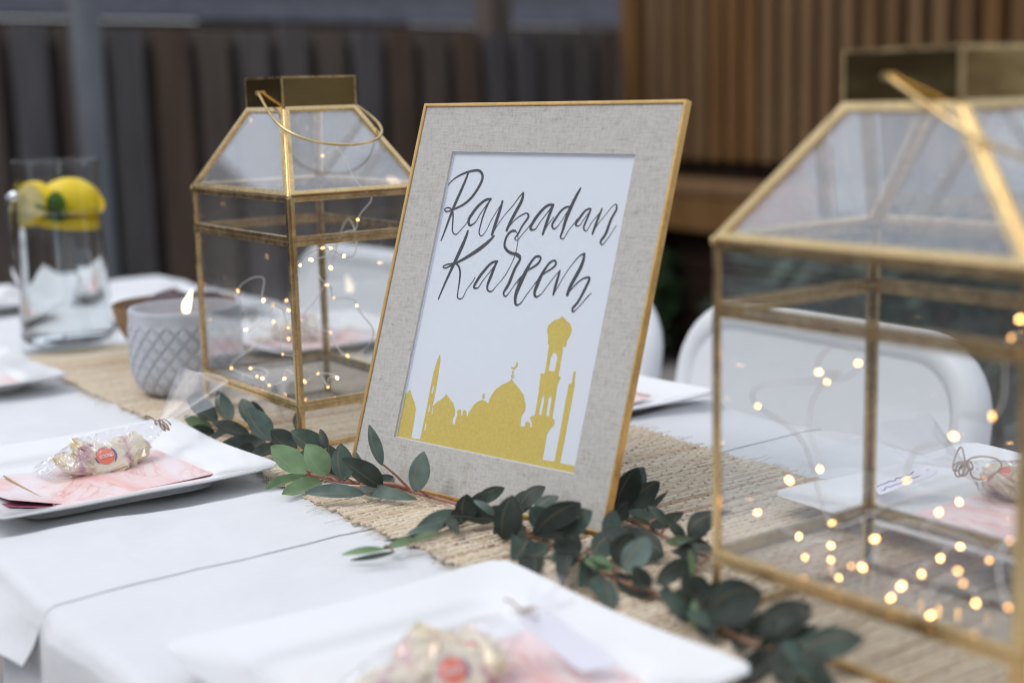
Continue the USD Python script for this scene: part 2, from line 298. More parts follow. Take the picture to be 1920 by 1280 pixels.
M['white_print'] = pbr('white_print', (0.8, 0.78, 0.74), 0.5)
M['twine'] = pbr('twine', (0.36, 0.25, 0.15), 0.9)
M['tag'] = pbr('white_tag', (0.78, 0.77, 0.84), 0.6)
M['violet_ink'] = pbr('violet_ink', (0.10, 0.075, 0.30), 0.6)
FB = [pbr(f'fence_board_{k}', c, 0.9, color2=c2, scale=7, stretch=(2.5, 2.5, 0.35), bump=0.3, bscale=25, spec=0.0) for k, (c, c2) in {
    'grey': ((0.150, 0.132, 0.126), (0.098, 0.086, 0.082)), 'brown': ((0.142, 0.112, 0.096), (0.094, 0.073, 0.062)), 'umber': ((0.135, 0.096, 0.070), (0.088, 0.062, 0.045)), 'slate': ((0.138, 0.128, 0.128), (0.090, 0.083, 0.083))}.items()]
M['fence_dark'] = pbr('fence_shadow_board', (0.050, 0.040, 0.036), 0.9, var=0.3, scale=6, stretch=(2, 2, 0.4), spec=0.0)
SL = [pbr(f'slat_{k}', c, 0.75, color2=c2, scale=8, stretch=(3, 3, 0.3), bump=0.2, bscale=30, spec=0.0) for k, (c, c2) in {
    'amber': ((0.205, 0.112, 0.048), (0.145, 0.075, 0.029)), 'brown': ((0.185, 0.108, 0.057), (0.125, 0.070, 0.033)), 'tan': ((0.215, 0.132, 0.072), (0.15, 0.088, 0.044))}.items()]
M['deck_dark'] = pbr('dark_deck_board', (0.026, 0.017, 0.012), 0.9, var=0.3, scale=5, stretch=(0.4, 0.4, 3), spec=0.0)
M['steel'] = pbr('galvanised_post', (0.155, 0.165, 0.18), 0.7, 0.2, var=0.25, scale=4, stretch=(3, 3, 0.8))
SH = [pbr(f'shingle_{k}', c, 0.95, var=0.25, scale=14, bump=0.4, bscale=120, spec=0.0) for k, c in {'slate': (0.070, 0.070, 0.083), 'grey': (0.060, 0.059, 0.066), 'ash': (0.082, 0.080, 0.087)}.items()]
M['siding'] = pbr('house_siding', (0.20, 0.155, 0.12), 0.8, var=0.15, scale=4)
M['roofing'] = pbr('house_roof', (0.06, 0.058, 0.06), 0.9, var=0.3, scale=8)
M['window'] = pbr('house_window_glass', (0.03, 0.035, 0.04), 0.05)
M['shrub'] = pbr('shrub_leaf', (0.050, 0.10, 0.028), 0.6, color2=(0.022, 0.05, 0.015), scale=30)
M['shrub_dark'] = pbr('shrub_leaf_dark', (0.035, 0.075, 0.045), 0.6, color2=(0.018, 0.04, 0.026), scale=30)
M['petal'] = pbr('white_petal', (0.62, 0.64, 0.68), 0.6)
M['leg_metal'] = pbr('table_leg_metal', (0.25, 0.25, 0.26), 0.5, 0.7)
M['table_top'] = pbr('table_plastic', (0.55, 0.54, 0.52), 0.5)

# ------------------------------------------------------------------ ground
gx = box(-40, 40, -40, 40, -0.06, 0.0)
single('ground', gx, M['concrete'], 'grey concrete patio under the table and chairs', 'patio', kind='structure')

# ------------------------------------------------------------------ weathered board fence beyond the table end
F0, FD = np.array([-6.2, 3.40]), np.array([0.9912, 0.1323]); FN = np.array([0.1323, -0.9912])   # FN faces the table
FL = 10.28
fence = Thing('wooden_fence', 'weathered grey brown board fence running behind the far table end', 'fence', (F0[0], F0[1], 0), math.atan2(FD[1], FD[0]))
n = int(FL / 0.158); ztop = 1.285
for k in range(n):
    x = k * 0.158; m = FB[int(rng.choice(4, p=[.32, .3, .14, .24]))]; j = rng.normal(0, 0.003)
    fence.part('board', box(x + 0.012, x + 0.126 + j, -0.028, -0.006 + 0.001 * j, 0.03, ztop + rng.normal(0, 0.006), 0.003), m)
    if k < n - 1:
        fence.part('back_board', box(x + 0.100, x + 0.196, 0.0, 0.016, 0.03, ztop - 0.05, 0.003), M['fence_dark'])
fence.part('top_rail', box(0, FL, 0.018, 0.056, ztop - 0.10, ztop - 0.004, 0.004), FB[1])
fence.part('rail', box(0, FL, 0.018, 0.056, 0.25, 0.34, 0.004), FB[1])
for x, zt in ((0.3, 1.3), (2.8, 1.3), (5.3, 1.3), (9.66, 1.95)):
    fence.part('post', box(x - 0.055, x + 0.055, 0.064, 0.17, 0, zt, 0.006), FB[1])
pp = at_depth(178, 300, 4.33)
t = Thing('steel_post', 'blue grey galvanised post standing in front of the board fence', 'post', (pp[0], pp[1], 0))
t.part('tube', lathe([(0, 0), (0.046, 0), (0.046, 2.2), (0.0, 2.2)], 20), M['steel'], smooth=40)
t.part('cap', lathe([(0, 2.201), (0.052, 2.201), (0.052, 2.225), (0.03, 2.25), (0, 2.255)], 20), M['steel'], smooth=40)
t.part('base_plate', box(-0.08, 0.08, -0.08, 0.08, 0.0, 0.012, 0.002), M['steel'])

# shed with a shingled roof behind the fence
sh = Thing('garden_shed', 'grey shingled shed roof showing above the board fence', 'shed', (-1.0, 5.7, 0), math.atan2(FD[1], FD[0]))
sh.part('wall', box(-7.0, 7.2, 0.35, 5.0, 0, 1.42), M['siding'])
for k in range(20):
    y0 = k * 0.25; z0 = 1.40 + k * 0.118
    for q in range(12):
        x0 = -7.4 + q * 1.24 + (k % 2) * 0.4
        sh.part('shingle', xform(box(0, 1.232, 0, 0.30, 0, 0.016, 0.002), (1, 0, 0), (0, 0.905, 0.424), (0, -0.424, 0.905), (x0, y0, z0 + rng.normal(0, 0.002))), SH[int(rng.integers(3))])

# ------------------------------------------------------------------ slatted screen with its ledge along the right
S0 = np.array([4.02, 4.66]); SDIR = np.array([-0.115, -0.9934]); SA = math.atan2(SDIR[1], SDIR[0])
scr = Thing('slat_screen', 'warm brown vertical slat screen standing behind the white chairs', 'screen', (S0[0], S0[1], 0), SA)
for k in range(40):
    x = 0.11 + k * 0.105
    scr.part('slat', box(x, x + 0.066 + rng.normal(0, 0.002), -0.05, -0.022 + rng.normal(0, 0.003), 0.775, 2.5, 0.004), SL[int(rng.integers(3))])
scr.part('corner_post', box(-0.03, 0.075, -0.09, 0.02, 0.0, 2.55, 0.006), SL[0])
scr.part('post', box(2.3, 2.4, 0.0, 0.1, 0, 2.55, 0.006), SL[1])
scr.part('post', box(4.25, 4.35, 0.0, 0.1, 0, 2.55, 0.006), SL[1])
scr.part('bottom_rail', box(0.08, 4.3, -0.018, 0.03, 0.80, 0.90, 0.004), SL[1])
scr.part('top_rail', box(0.08, 4.3, -0.018, 0.03, 2.35, 2.45, 0.004), SL[1])
for k in range(10):
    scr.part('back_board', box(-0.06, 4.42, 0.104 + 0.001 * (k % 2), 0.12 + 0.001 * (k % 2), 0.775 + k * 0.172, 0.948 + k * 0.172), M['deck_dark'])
led = Thing('wooden_ledge', 'low brown plank ledge below the slat screen', 'ledge', (S0[0], S0[1], 0), SA)
led.part('seat_plank', box(0.08, 4.3, -0.17, -0.06, 0.665, 0.705, 0.006), SL[2])
led.part('seat_plank', box(0.08, 4.3, -0.29, -0.18, 0.665, 0.705, 0.006), SL[2])
led.part('front_plank', box(0.08, 4.3, -0.285, -0.255, 0.53, 0.66, 0.006), SL[0])
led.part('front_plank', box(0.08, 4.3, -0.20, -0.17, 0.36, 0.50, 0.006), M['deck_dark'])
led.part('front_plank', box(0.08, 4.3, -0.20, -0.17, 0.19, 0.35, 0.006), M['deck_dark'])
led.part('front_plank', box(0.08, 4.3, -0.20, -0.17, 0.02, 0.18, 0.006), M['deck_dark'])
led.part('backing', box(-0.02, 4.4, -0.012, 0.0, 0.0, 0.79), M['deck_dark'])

def foliage(name, label, catg, c, rx, ry, h, nleaf, m, size=0.04, group=None, flowers=0, z0=0.0):
    t = Thing(name, label, catg, (c[0], c[1], z0), group=group)
    vs, fs = [], []
    for k in range(nleaf):
        u = rng.normal(size=3); u /= np.linalg.norm(u); r = rng.uniform(0.55, 1.0)
        lump = 0.75 + 0.5 * meshkit.noise(np.array([u * 2.3 + c[0]]), 3)[0]
        p = np.array([u[0] * rx * r * lump, u[1] * ry * r * lump, h * (0.5 + 0.5 * u[2] * r * lump)])
        a = rng.normal(size=3); a /= np.linalg.norm(a); b = np.cross(a, rng.normal(size=3)); b /= np.linalg.norm(b)
        s = size * rng.uniform(0.6, 1.3)
        q = np.array([-a * s, b * s * 0.45, a * s, -b * s * 0.45]) + p
        fs.append(np.array([[0, 1, 2], [0, 2, 3]]) + 4 * k); vs.append(q)
    t.part('foliage', (np.vstack(vs), np.vstack(fs)), m, kind='stuff')
    for k in range(5):
        a = rng.uniform(0, 2 * PI); e = np.array([math.cos(a) * rx * 0.6, math.sin(a) * ry * 0.6, h * 0.75])
        t.part('stem', tube([np.zeros(3), e * 0.5 + [0, 0, 0.1 * h], e], [0.01, 0.008, 0.004], 6), M['stem'])
    for k in range(flowers):
        a = rng.uniform(0, 2 * PI); p = np.array([math.cos(a) * rx * 0.8, math.sin(a) * ry * 0.8, h * rng.uniform(0.6, 1.05)])
        pet = []
        for j in range(5):
            g = j * 2 * PI / 5; d = np.array([math.cos(g), math.sin(g), 0.5]); s = np.array([-math.sin(g), math.cos(g), 0])
            pet.append((np.array([[0, 0, 0], d * 0.025 + s * 0.018, d * 0.05, d * 0.025 - s * 0.018]) + p, np.array([[0, 1, 2], [0, 2, 3]])))
        t.part('blossom', cat(*pet), M['petal'])
    return t
foliage('shrub', 'low green shrub in front of the ledge, left of the near lantern', 'shrub', (3.62, 4.28), 0.24, 0.2, 0.56, 1100, M['shrub'], z0=0.0)
foliage('shrub', 'dark green shrub behind the nearest white chair, seen through the near lantern', 'shrub', (3.05, 2.55), 0.42, 0.5, 0.78, 2600, M['shrub_dark'], z0=0.0)
fl = at_depth(1862, 78, 4.0); tl = (fl[:2] - S0) @ SDIR; fb_ = S0 + SDIR * tl + np.array([-SDIR[1], SDIR[0]]) * 0.045
foliage('flowering_plant', 'white flowers showing between the slats above the near lantern', 'flowers', fb_, 0.045, 0.16, 0.30, 260, M['shrub_dark'], 0.022, flowers=22, z0=0.902)

# house wall on the left, mirrored in the brass and the glass
ho = Thing('house', 'brown sided house beside the patio, out to the left', 'house', (-5.2, 0.5, 0))
ho.part('wall', box(-3, 0, -7, 2.6, 0, 2.9), M['siding'])
ho.part('roof', extrude(Polygon([(-3.4, 3.55), (0.4, 3.55), (-1.5, 5.0)]), 10.2), M['roofing']) if False else ho.part('roof', xform(extrude(Polygon([(-3.4, 2.91), (0.4, 2.91), (-1.5, 3.9)]), 10.2), (1, 0, 0), (0, 0, 1), (0, 1, 0), (0, -7.3, 0)), M['roofing'])
for y in (-5.2, -2.6, 0.2):
    w = ho.part('window', box(0.001, 0.05, y, y + 1.3, 1.0, 2.3, 0.004), M['white_print'])
    ho.part('pane', box(0.051, 0.056, y + 0.08, y + 1.22, 1.08, 2.22), M['window'], under=w)

h2 = Thing('house', 'brown sided house behind the camera, out of the picture', 'house', (2.5, -5.0, 0))
h2.part('wall', box(-5, 7, -3, 0, 0, 2.5), M['siding'])
h2.part('roof', xform(extrude(Polygon([(-3.4, 2.51), (0.4, 2.51), (-1.5, 3.5)]), 12.6), (0, 1, 0), (0, 0, 1), (1, 0, 0), (-5.3, 0, 0)), M['roofing'])
for x in (-3.4, 0.2, 3.6):
    w = h2.part('window', box(x, x + 1.4, 0.001, 0.05, 1.0, 2.3, 0.004), M['white_print'])
    h2.part('pane', box(x + 0.08, x + 1.32, 0.051, 0.056, 1.08, 2.22), M['window'], under=w)

# ------------------------------------------------------------------ folding table and its cloths
X0, X1, Y0, Y1 = 0.283, 1.017, 0.16, 2.56
tb = Thing('folding_table', 'long folding table hidden under white cloths', 'table', ((X0 + X1) / 2, (Y0 + Y1) / 2, 0))
tb.part('tabletop', box(X0 + 0.004, X1 - 0.004, Y0, Y1, TT - 0.055, TT - 0.022, 0.006), M['table_top'], local=False)
for y in (Y0 + 0.25, Y1 - 0.25):
    for x in (X0 + 0.1, X1 - 0.1):
        tb.part('leg', tube([(x, y, 0), (x, y, TT - 0.052)], 0.014, 10), M['leg_metal'], local=False, smooth=40)
    tb.part('crossbar', tube([(X0 + 0.1, y, 0.25), (X1 - 0.1, y, 0.25)], 0.01, 8), M['leg_metal'], local=False, smooth=40)

def cloth(y0, y1, zoff, hangL, hangR, hang_end, seed, ny, flare=0.02):
    """Profile across the table: hem, drape, rounded edge, top, edge, drape, hem."""
    R = 0.012; s = []
    for q in np.linspace(1, 0, 12): s.append((X0 - R - flare * q ** 1.2 - 0.002, -R - q * hangL, 1 + q, 0))
    for a in np.linspace(0.15, 1, 6)[:-1]: s.append((X0 - R * math.cos(a * PI / 2), -R + R * math.sin(a * PI / 2), 1, 0))
    for q in np.linspace(0, 1, 70): s.append((X0 + (X1 - X0) * q, 0.0, 0, 0))
    for a in np.linspace(1, 0.15, 6)[1:]: s.append((X1 + R * math.cos(a * PI / 2), -R + R * math.sin(a * PI / 2), -1, 0))
    for q in np.linspace(0, 1, 12): s.append((X1 + R + flare * q ** 1.2 + 0.002, -R - q * hangR, -1 - q, 0))
    s = np.array(s); ys = np.linspace(y0, y1, ny)
    P = np.zeros((ny, len(s), 3)); P[..., 0] = s[:, 0]; P[..., 1] = ys[:, None]; P[..., 2] = TT + zoff + s[:, 1]
    side = np.clip(np.abs(s[:, 2]) - 1, 0, 1)[None]
    f1 = meshkit.fbm(np.stack([P[..., 0] * 0 + seed, P[..., 1] * 9, P[..., 0] * 0], -1), 3, seed) - 0.5
    f2 = meshkit.fbm(np.stack([P[..., 0] * 3, P[..., 1] * 10, P[..., 0] * 0 + 3], -1), 3, 8) - 0.5
    P[..., 0] += side * np.sign(-s[:, 2])[None] * (f1 * 0.055)
    P[..., 2] += (1 - side) * np.maximum(f2, -0.22) * 0.0030
    for yc, wd, am in ((1.055, 0.018, 0.0065), (1.50, 0.014, 0.003), (2.0, 0.014, 0.003), (0.86, 0.020, 0.004), (1.02, 0.03, 0.002)):
        if y0 < yc < y1: P[..., 2] += (1 - side) * am * np.exp(-((P[..., 1] - yc - 0.02 * np.sin(P[..., 0] * 7)) / wd) ** 2)
    w1 = meshkit.fbm(np.stack([P[..., 0] * 5 + P[..., 1] * 2.5, P[..., 1] * 6 - P[..., 0] * 4, P[..., 0] * 0 + 2], -1), 4, 21)
    P[..., 2] -= (1 - side) * (0.020 * np.abs(w1 - 0.5) ** 1.2 - 0.0009)
    edge = np.exp(-((P[..., 0] - X0) / 0.07) ** 2)
    P[..., 2] -= (1 - side) * edge * 0.006 * (meshkit.fbm(np.stack([P[..., 1] * 7, P[..., 0] * 3, P[..., 0] * 0 + 5], -1), 3, 31))
    P[..., 2] -= np.clip(side - 0.5, 0, 1) * 2 * f2 * 0.02
    return P
Pa = cloth(0.925, Y1 + 0.012, 0.0006, 0.030, 0.10, 0.1, 3, 150)
e = Pa[:6]; Pa[:6, :, 1] += 0.006 * (meshkit.fbm(np.stack([Pa[:6, :, 0] * 12, Pa[:6, :, 0] * 0, Pa[:6, :, 0] * 0], -1), 2, 4) - 0.5)
Pa[:2, :, 2] += 0.0005 * (0.2 + meshkit.fbm(np.stack([Pa[:2, :, 0] * 10, Pa[:2, :, 0] * 0, Pa[:2, :, 0] * 0], -1), 2, 9))
last = Pa[-1:]
dr = [last + np.array([0, 0.006 + 0.02 * q, -0.012 - 0.14 * q]) for q in np.linspace(0, 1, 6)]
Pa = np.concatenate([Pa] + dr, 0)
single('tablecloth', sheet(Pa[:, ::-1], 0.0004), M['cloth'], 'white tablecloth over the far part of the table, its short hem at the left', 'tablecloth', smooth=50)
Pb = cloth(Y0 - 0.012, 1.0, 0.0, 0.22, 0.16, 0.1, 8, 110, 0.022)
k = np.clip((0.93 - Pb[..., 1]) / 0.10, 0, 1); sd_ = np.clip((X0 - Pb[..., 0]) / 0.03, 0, 1)
Pb[..., 0] -= 0.022 * sd_ * np.sin(k * PI) ** 2
first = Pb[:1]
dr = [first + np.array([0, -0.006 - 0.02 * q, -0.012 - 0.14 * q]) for q in np.linspace(1, 0, 6)]
Pb = np.concatenate(dr + [Pb], 0)
single('tablecloth', sheet(Pb[:, ::-1], 0.0004), M['cloth'], 'white tablecloth over the near part of the table, tucked under the other cloth', 'tablecloth', smooth=50)

# ------------------------------------------------------------------ woven runner
RZ = TT + 0.0032
def rl(y): return 0.524 + 0.022 * (y - 0.9) + 0.004 * math.sin(y * 11)
def rr(y): return 0.874 - 0.006 * math.sin(y * 9 + 1)
run = Thing('table_runner', 'woven straw coloured runner with frayed edges along the middle of the table', 'runner', (0.7, 1.1, TT))
ys = np.linspace(0.30, 1.852, 90)
G = np.array([[(rl(y) + 0.004 + (rr(y) - rl(y) - 0.008) * q, y, RZ + 0.0006) for q in np.linspace(0, 1, 16)] for y in ys])
run.part('base_weave', sheet(G[:, ::-1], 0.0012), M['jute_base'], local=False, smooth=True)
def strand(y, seed):
    a, b = rl(y) - abs(rng.normal(0, 0.003)), rr(y) + abs(rng.normal(0, 0.003)); xs = np.linspace(a, b, 64)
    nz = meshkit.fbm(np.stack([xs * 60, xs * 0 + seed, xs * 0], -1), 2, seed) - 0.5
    n2 = meshkit.fbm(np.stack([xs * 12, xs * 0 + seed, xs * 0], -1), 2, seed + 7) - 0.5
    wob = 0.0006 * np.cos(PI * np.arange(64) * 0.9 + seed)
    p = np.stack([xs, y + n2 * 0.003, RZ + 0.0012 + 0.0 * xs + wob], 1)
    m = tube(p, 0.0026 * (1 + 0.75 * nz), 6); v, f = m; v = v.copy(); v[:, 2] = RZ + 0.0012 + (v[:, 2] - RZ - 0.0012) * 0.62
    return v, f
yy = np.arange(0.30, 1.85, 0.0062)
for k, y in enumerate(yy):
    run.part('weft_strand', strand(y, k), JUTE[int(rng.choice(4, p=[.44, .45, .09, .02]))], local=False, smooth=True)
wt = []
for k in range(34):
    q = (k + 0.5) / 34; yv = np.linspace(0.30, 1.85, 500)
    x = np.array([rl(y) + (rr(y) - rl(y)) * q for y in yv]) + 0.001 * np.sin(yv * 70 + k)
    wt.append(tube(np.stack([x, yv, RZ + 0.0021 + 0.0009 * np.cos(yv * PI / 0.0062 + k * PI)], 1), 0.00055, 4, False))
run.part('warp_thread', cat(*wt), M['cotton'], local=False, kind='stuff')
fr = []
for k in range(520):
    side = rng.random() < 0.5; y = rng.uniform(0.45, 1.85); x = rl(y) if side else rr(y); s = -1 if side else 1
    L = rng.uniform(0.006, 0.022); d = np.array([s * L, rng.normal(0, 0.006), rng.uniform(-0.0015, 0.003)])
    p0 = np.array([x - s * 0.004, y, RZ + 0.0015]); fr.append(tube([p0, p0 + d * 0.5 + rng.normal(0, 0.0016, 3) * [1, 1, 0.3], p0 + d + rng.normal(0, 0.003, 3) * [1, 1, 0.2]], 0.0003, 4, False))
run.part('fringe', cat(*fr), M['cotton'], local=False, kind='stuff')

# ------------------------------------------------------------------ brass and glass lanterns
HX, HY = 0.0726, 0.1069; CX, CY = 0.0388, 0.0381
ZR, ZS, ZE, ZC, ZT = 0.0404, 0.1919, 0.2319, 0.3092, 0.3382
def came(quad, w, t, out):
    """Flat brass strips round a pane: quad of four corners (counter-clockwise from outside), strips w wide, from 0 to t along the outside normal."""
    q = np.asarray(quad, float); c = q.mean(0); n = np.cross(q[1] - q[0], q[3] - q[0]); n /= np.linalg.norm(n)
    if n @ np.asarray(out) < 0: n = -n
    vs, fs = [], []
    ins = []
    for i in range(4):
        p, a, b = q[i], q[i - 1], q[(i + 1) % 4]
        d1 = (a - p) / np.linalg.norm(a - p); d2 = (b - p) / np.linalg.norm(b - p)
        sn = np.linalg.norm(np.cross(d1, d2)); ins.append(p + (d1 + d2) * w / sn)
    ins = np.array(ins)
    rings = [q - n * 0.0016, q + n * t * 0.4, q * 0.93 + ins * 0.07 + n * t, ins * 0.93 + q * 0.07 + n * t, ins + n * t * 0.4, ins - n * 0.0016]
    v = np.vstack(rings); f = []
    for r in range(6):
        for i in range(4):
            j = (i + 1) % 4; r2 = (r + 1) % 6
            f.append([r * 4 + i, r * 4 + j, r2 * 4 + j, r2 * 4 + i])
    v, f = vf((v, np.array(f)))
    m = trimesh.Trimesh(v, f, process=False); m.fix_normals()
    return np.array(m.vertices), np.array(m.faces)
def pane(quad, out, th=0.0016, inset=0.002):
    q = np.asarray(quad, float); c = q.mean(0); n = np.cross(q[1] - q[0], q[3] - q[0]); n /= np.linalg.norm(n)
    if n @ np.asarray(out) < 0: n = -n
    q = c + (q - c) * (1 - inset / np.linalg.norm(q - c, axis=1, keepdims=True))
    v = np.vstack([q - n * 0.0008, q - n * (0.0008 + th)])
    m = trimesh.convex.convex_hull(v); return np.array(m.vertices), np.array(m.faces)
def make_lantern(label, base, rot):
    t = Thing('lantern', label, 'lantern', base, rot, group='brass and glass lanterns')
    lev = [(0.0, ZR, 'lower_pane'), (ZR, ZS, 'side_pane'), (ZS, ZE, 'upper_pane')]
    for z0, z1, nm in lev:
        for (ax, s) in ((0, -1), (1, -1), (0, 1), (1, 1)):
            if ax == 0: q = [(s * HX, -HY, z0), (s * HX, HY, z0), (s * HX, HY, z1), (s * HX, -HY, z1)]; o = (s, 0, 0)
            else: q = [(-HX, s * HY, z0), (HX, s * HY, z0), (HX, s * HY, z1), (-HX, s * HY, z1)]; o = (0, s, 0)
            q = np.array(q) + np.array(o) * -0.0006
            q[:, 2] += np.array([0.0004, 0.0004, -0.0004, -0.0004]); tang = np.array([0, 1, 0]) if ax == 0 else np.array([1, 0, 0])
            mid = q.mean(0); q = q - np.sign((q - mid) @ tang)[:, None] * tang * 0.0011
            p = t.part(nm, pane(q, o), M['pane'])
            t.part('edging', came(q, 0.0043, 0.0016, o), M['brass'], under=p)
    for (ax, s) in ((0, -1), (1, -1), (0, 1), (1, 1)):
        if ax == 0: q = [(s * HX, -HY, ZE), (s * HX, HY, ZE), (s * CX, CY, ZC), (s * CX, -CY, ZC)]; o = (s, 0, 0.5)
        else: q = [(-HX, s * HY, ZE), (HX, s * HY, ZE), (CX, s * CY, ZC), (-CX, s * CY, ZC)]; o = (0, s, 0.5)
        q = np.array(q); q[:, 2] += 0.0012; mid = q.mean(0); tang = np.array([0, 1, 0]) if ax == 0 else np.array([1, 0, 0])
        q = q - np.sign((q - mid) @ tang)[:, None] * tang * 0.0014
        p = t.part('roof_pane', pane(q, o), M['roof_pane'])
        t.part('edging', came(q, 0.0047, 0.0016, o), M['brass'], under=p)
    for sx in (-1, 1):
        for sy in (-1, 1):
            t.part('corner_rod', tube([(sx * (HX - 0.0016), sy * (HY - 0.0016), 0.0), (sx * (HX - 0.0016), sy * (HY - 0.0016), ZE + 0.001)], 0.0016, 6), M['brass'], smooth=True)
            t.part('hip_rod', tube([(sx * (HX - 0.0012), sy * (HY - 0.0012), ZE), (sx * (CX - 0.001), sy * (CY - 0.001), ZC)], 0.0016, 6), M['brass'], smooth=True)
            t.part('solder_dot', move(trimesh.creation.icosphere(1, 0.0028), (sx * (HX - 0.001), sy * (HY - 0.001), ZE + 0.0004)), M['brass'], smooth=True)
    t.part('floor_pane', box(-HX + 0.004, HX - 0.004, -HY + 0.004, HY - 0.004, ZR - 0.001, ZR + 0.001), M['floor_pane'])
    for ax, s in ((0, -1), (0, 1)):
        t.part('cap_side', box(s * (CX + 0.0004) - 0.0004, s * (CX + 0.0004) + 0.0004, -CY, CY, ZC, ZT - 0.001), M['brass_plate'])
        t.part('cap_side', box(-CX + 0.0006, CX - 0.0006, s * CY - 0.0004, s * CY + 0.0004, ZC, ZT - 0.001), M['brass_plate'])
    rim = [(-CX - .001, -CY - .001), (CX + .001, -CY - .001), (CX + .001, CY + .001), (-CX - .001, CY + .001)]
    t.part('cap_rim', extrude(Polygon(rim, [[(x * 0.93, y * 0.93) for x, y in rim]]), 0.0024, ZT - 0.0012), M['brass'])
    t.part('cap_lid', box(-CX + 0.001, CX - 0.001, -CY + 0.001, CY - 0.001, ZT - 0.008, ZT - 0.007), M['brass_plate'])
    for sx in (-1, 1):
        for sy in (-1, 1):
            t.part('cap_corner', box(sx * CX - 0.0011, sx * CX + 0.0011, sy * CY - 0.0011, sy * CY + 0.0011, ZC + 0.001, ZT - 0.0014, 0.0003), M['brass'])
    z0, th, A, Bl, ee, u0 = 0.3242, 0.4443, 0.7247, 0.1133, 0.6771, 0.0067
    ph = np.linspace(0, PI, 60); c_, s_ = np.cos(ph), np.maximum(np.sin(ph), 0)
    w = -(CX + 0.003) * c_ * (1 + A * s_ ** 0.8); s = Bl * s_ ** ee
    bp = np.stack([w, u0 - s * math.cos(th), z0 - s * math.sin(th)], 1)
    t.part('handle', tube(spline(bp, 70), 0.0014, 8), M['brass'], smooth=True)
    for sx in (-1, 1):
        t.part('handle_pin', tube([(sx * (CX + 0.001), u0, z0), (sx * (CX + 0.0055), u0, z0)], 0.0021, 8), M['brass'], smooth=40)
    return t
kk = (0.329 - 0.0062) / 0.329
LB = [np.array([0.6729 * kk, 1.2947 * kk, TT + 0.0062]), np.array([0.6717 * kk, 0.5207 * kk, TT + 0.0062])]
make_lantern('whole brass and glass lantern standing left of the picture frame', LB[0], 0.0)
make_lantern('blurred brass and glass lantern nearest the camera, cut by the right edge', LB[1], 0.018)

# fairy lights: bulbs on a thin wire inside each lantern
def inside_span(px, py, base, rot):
    d = ray(px, py); o = EYE - base; c, s = math.cos(-rot), math.sin(-rot)
    R = np.array([[c, -s, 0], [s, c, 0], [0, 0, 1]]); o, d = R @ o, R @ d
    lo, hi = np.array([-HX + 0.008, -HY + 0.008, ZR + 0.004]), np.array([HX - 0.008, HY - 0.008, ZE + 0.03])
    a, b = (lo - o) / d, (hi - o) / d; t0, t1 = np.minimum(a, b).max(), np.maximum(a, b).min()
    return t0, t1
def fairy(label, base, rot, px, seed, r):
    g = np.random.default_rng(seed); t = Thing('fairy_lights', label, 'fairy lights', base)
    P = []
    for x, y in px:
        t0, t1 = inside_span(x, y, base, rot)
        if t1 > t0: P.append(EYE + ray(x, y) * (t0 + (t1 - t0) * g.uniform(0.1, 0.75)))
    P = np.array(P); left = list(range(len(P))); order = [left.pop(int(np.argmax(P[:, 2])))]
    while left:
        d = np.linalg.norm(P[left] - P[order[-1]], axis=1); order.append(left.pop(int(np.argmin(d * g.uniform(0.8, 1.3, len(left))))))
    Q = P[order]; pts = []
    for a, b in zip(Q[:-1], Q[1:]):
        L = np.linalg.norm(b - a); pts += [a, (a + b) / 2 + g.normal(0, 0.16 * L + 0.002, 3) * [1, 1, 0.7] + [0, 0, 0.10 * L]]
    pts.append(Q[-1]); pts = np.array(pts)
    loc = pts - base; c, s = math.cos(-rot), math.sin(-rot)
    lx = np.clip(loc[:, 0] * c - loc[:, 1] * s, -HX + 0.006, HX - 0.006); ly = np.clip(loc[:, 0] * s + loc[:, 1] * c, -HY + 0.006, HY - 0.006); lz = np.clip(loc[:, 2], ZR + 0.003, ZE + 0.045)
    pts = np.stack([lx * c + ly * s, -lx * s + ly * c, lz], 1) + base
    t.part('wire', tube(spline(pts, len(pts) * 7), 0.00055, 5), M['wire'], smooth=True, local=False)
    for p in Q:
        a = g.normal(size=3); a /= np.linalg.norm(a)
        s_ = trimesh.creation.icosphere(2, r * g.uniform(0.7, 1.25)); v = np.array(s_.vertices); v = v + np.outer(v @ a, a) * 0.7
        t.part('bulb', (v + p, s_.faces), M['bulb' if g.random() < 0.6 else 'bulb_dim'], smooth=True, local=False)
B1 = [(605, 292), (680, 353), (671, 412), (640, 440), (605, 465), (620, 465), (583, 487), (645, 480), (563, 497), (620, 502), (446, 545), (613, 534), (494, 563), (512, 571), (537, 563), (541, 581), (626, 558), (669, 573), (461, 618), (513, 603), (541, 615), (541, 635), (620, 623), (530, 664), (652, 667), (482, 705), (492, 709), (482, 722), (492, 731), (533, 710), (571, 715), (632, 708), (615, 725), (470, 690), (505, 722), (434, 690), (560, 690), (596, 700)]
B2 = [(1535, 697), (1609, 681), (1348, 797), (1788, 817), (1537, 879), (1798, 940), (1498, 1005), (1558, 1022), (1510, 1044), (1558, 1050), (1596, 1061), (1617, 1063), (1573, 1082), (1603, 1106), (1690, 1098), (1728, 1076), (1763, 1046), (1800, 1025), (1795, 1070), (1806, 1093), (1855, 1050), (1893, 1014), (1890, 1138), (1745, 1152), (1887, 328), (1913, 598), (1897, 632), (1550, 715), (1856, 1190), (1803, 1172), (1670, 1120), (1640, 1010), (1420, 760), (1480, 900), (1700, 900), (1860, 780), (1760, 960), (1420, 960), (1560, 980), (1830, 1130)]
fairy('warm fairy lights tangled inside the lantern left of the picture frame', LB[0], 0.0, B1, 5, 0.00095)
fairy('warm fairy lights lying inside the blurred lantern at the right edge', LB[1], 0.018, B2, 6, 0.00098)

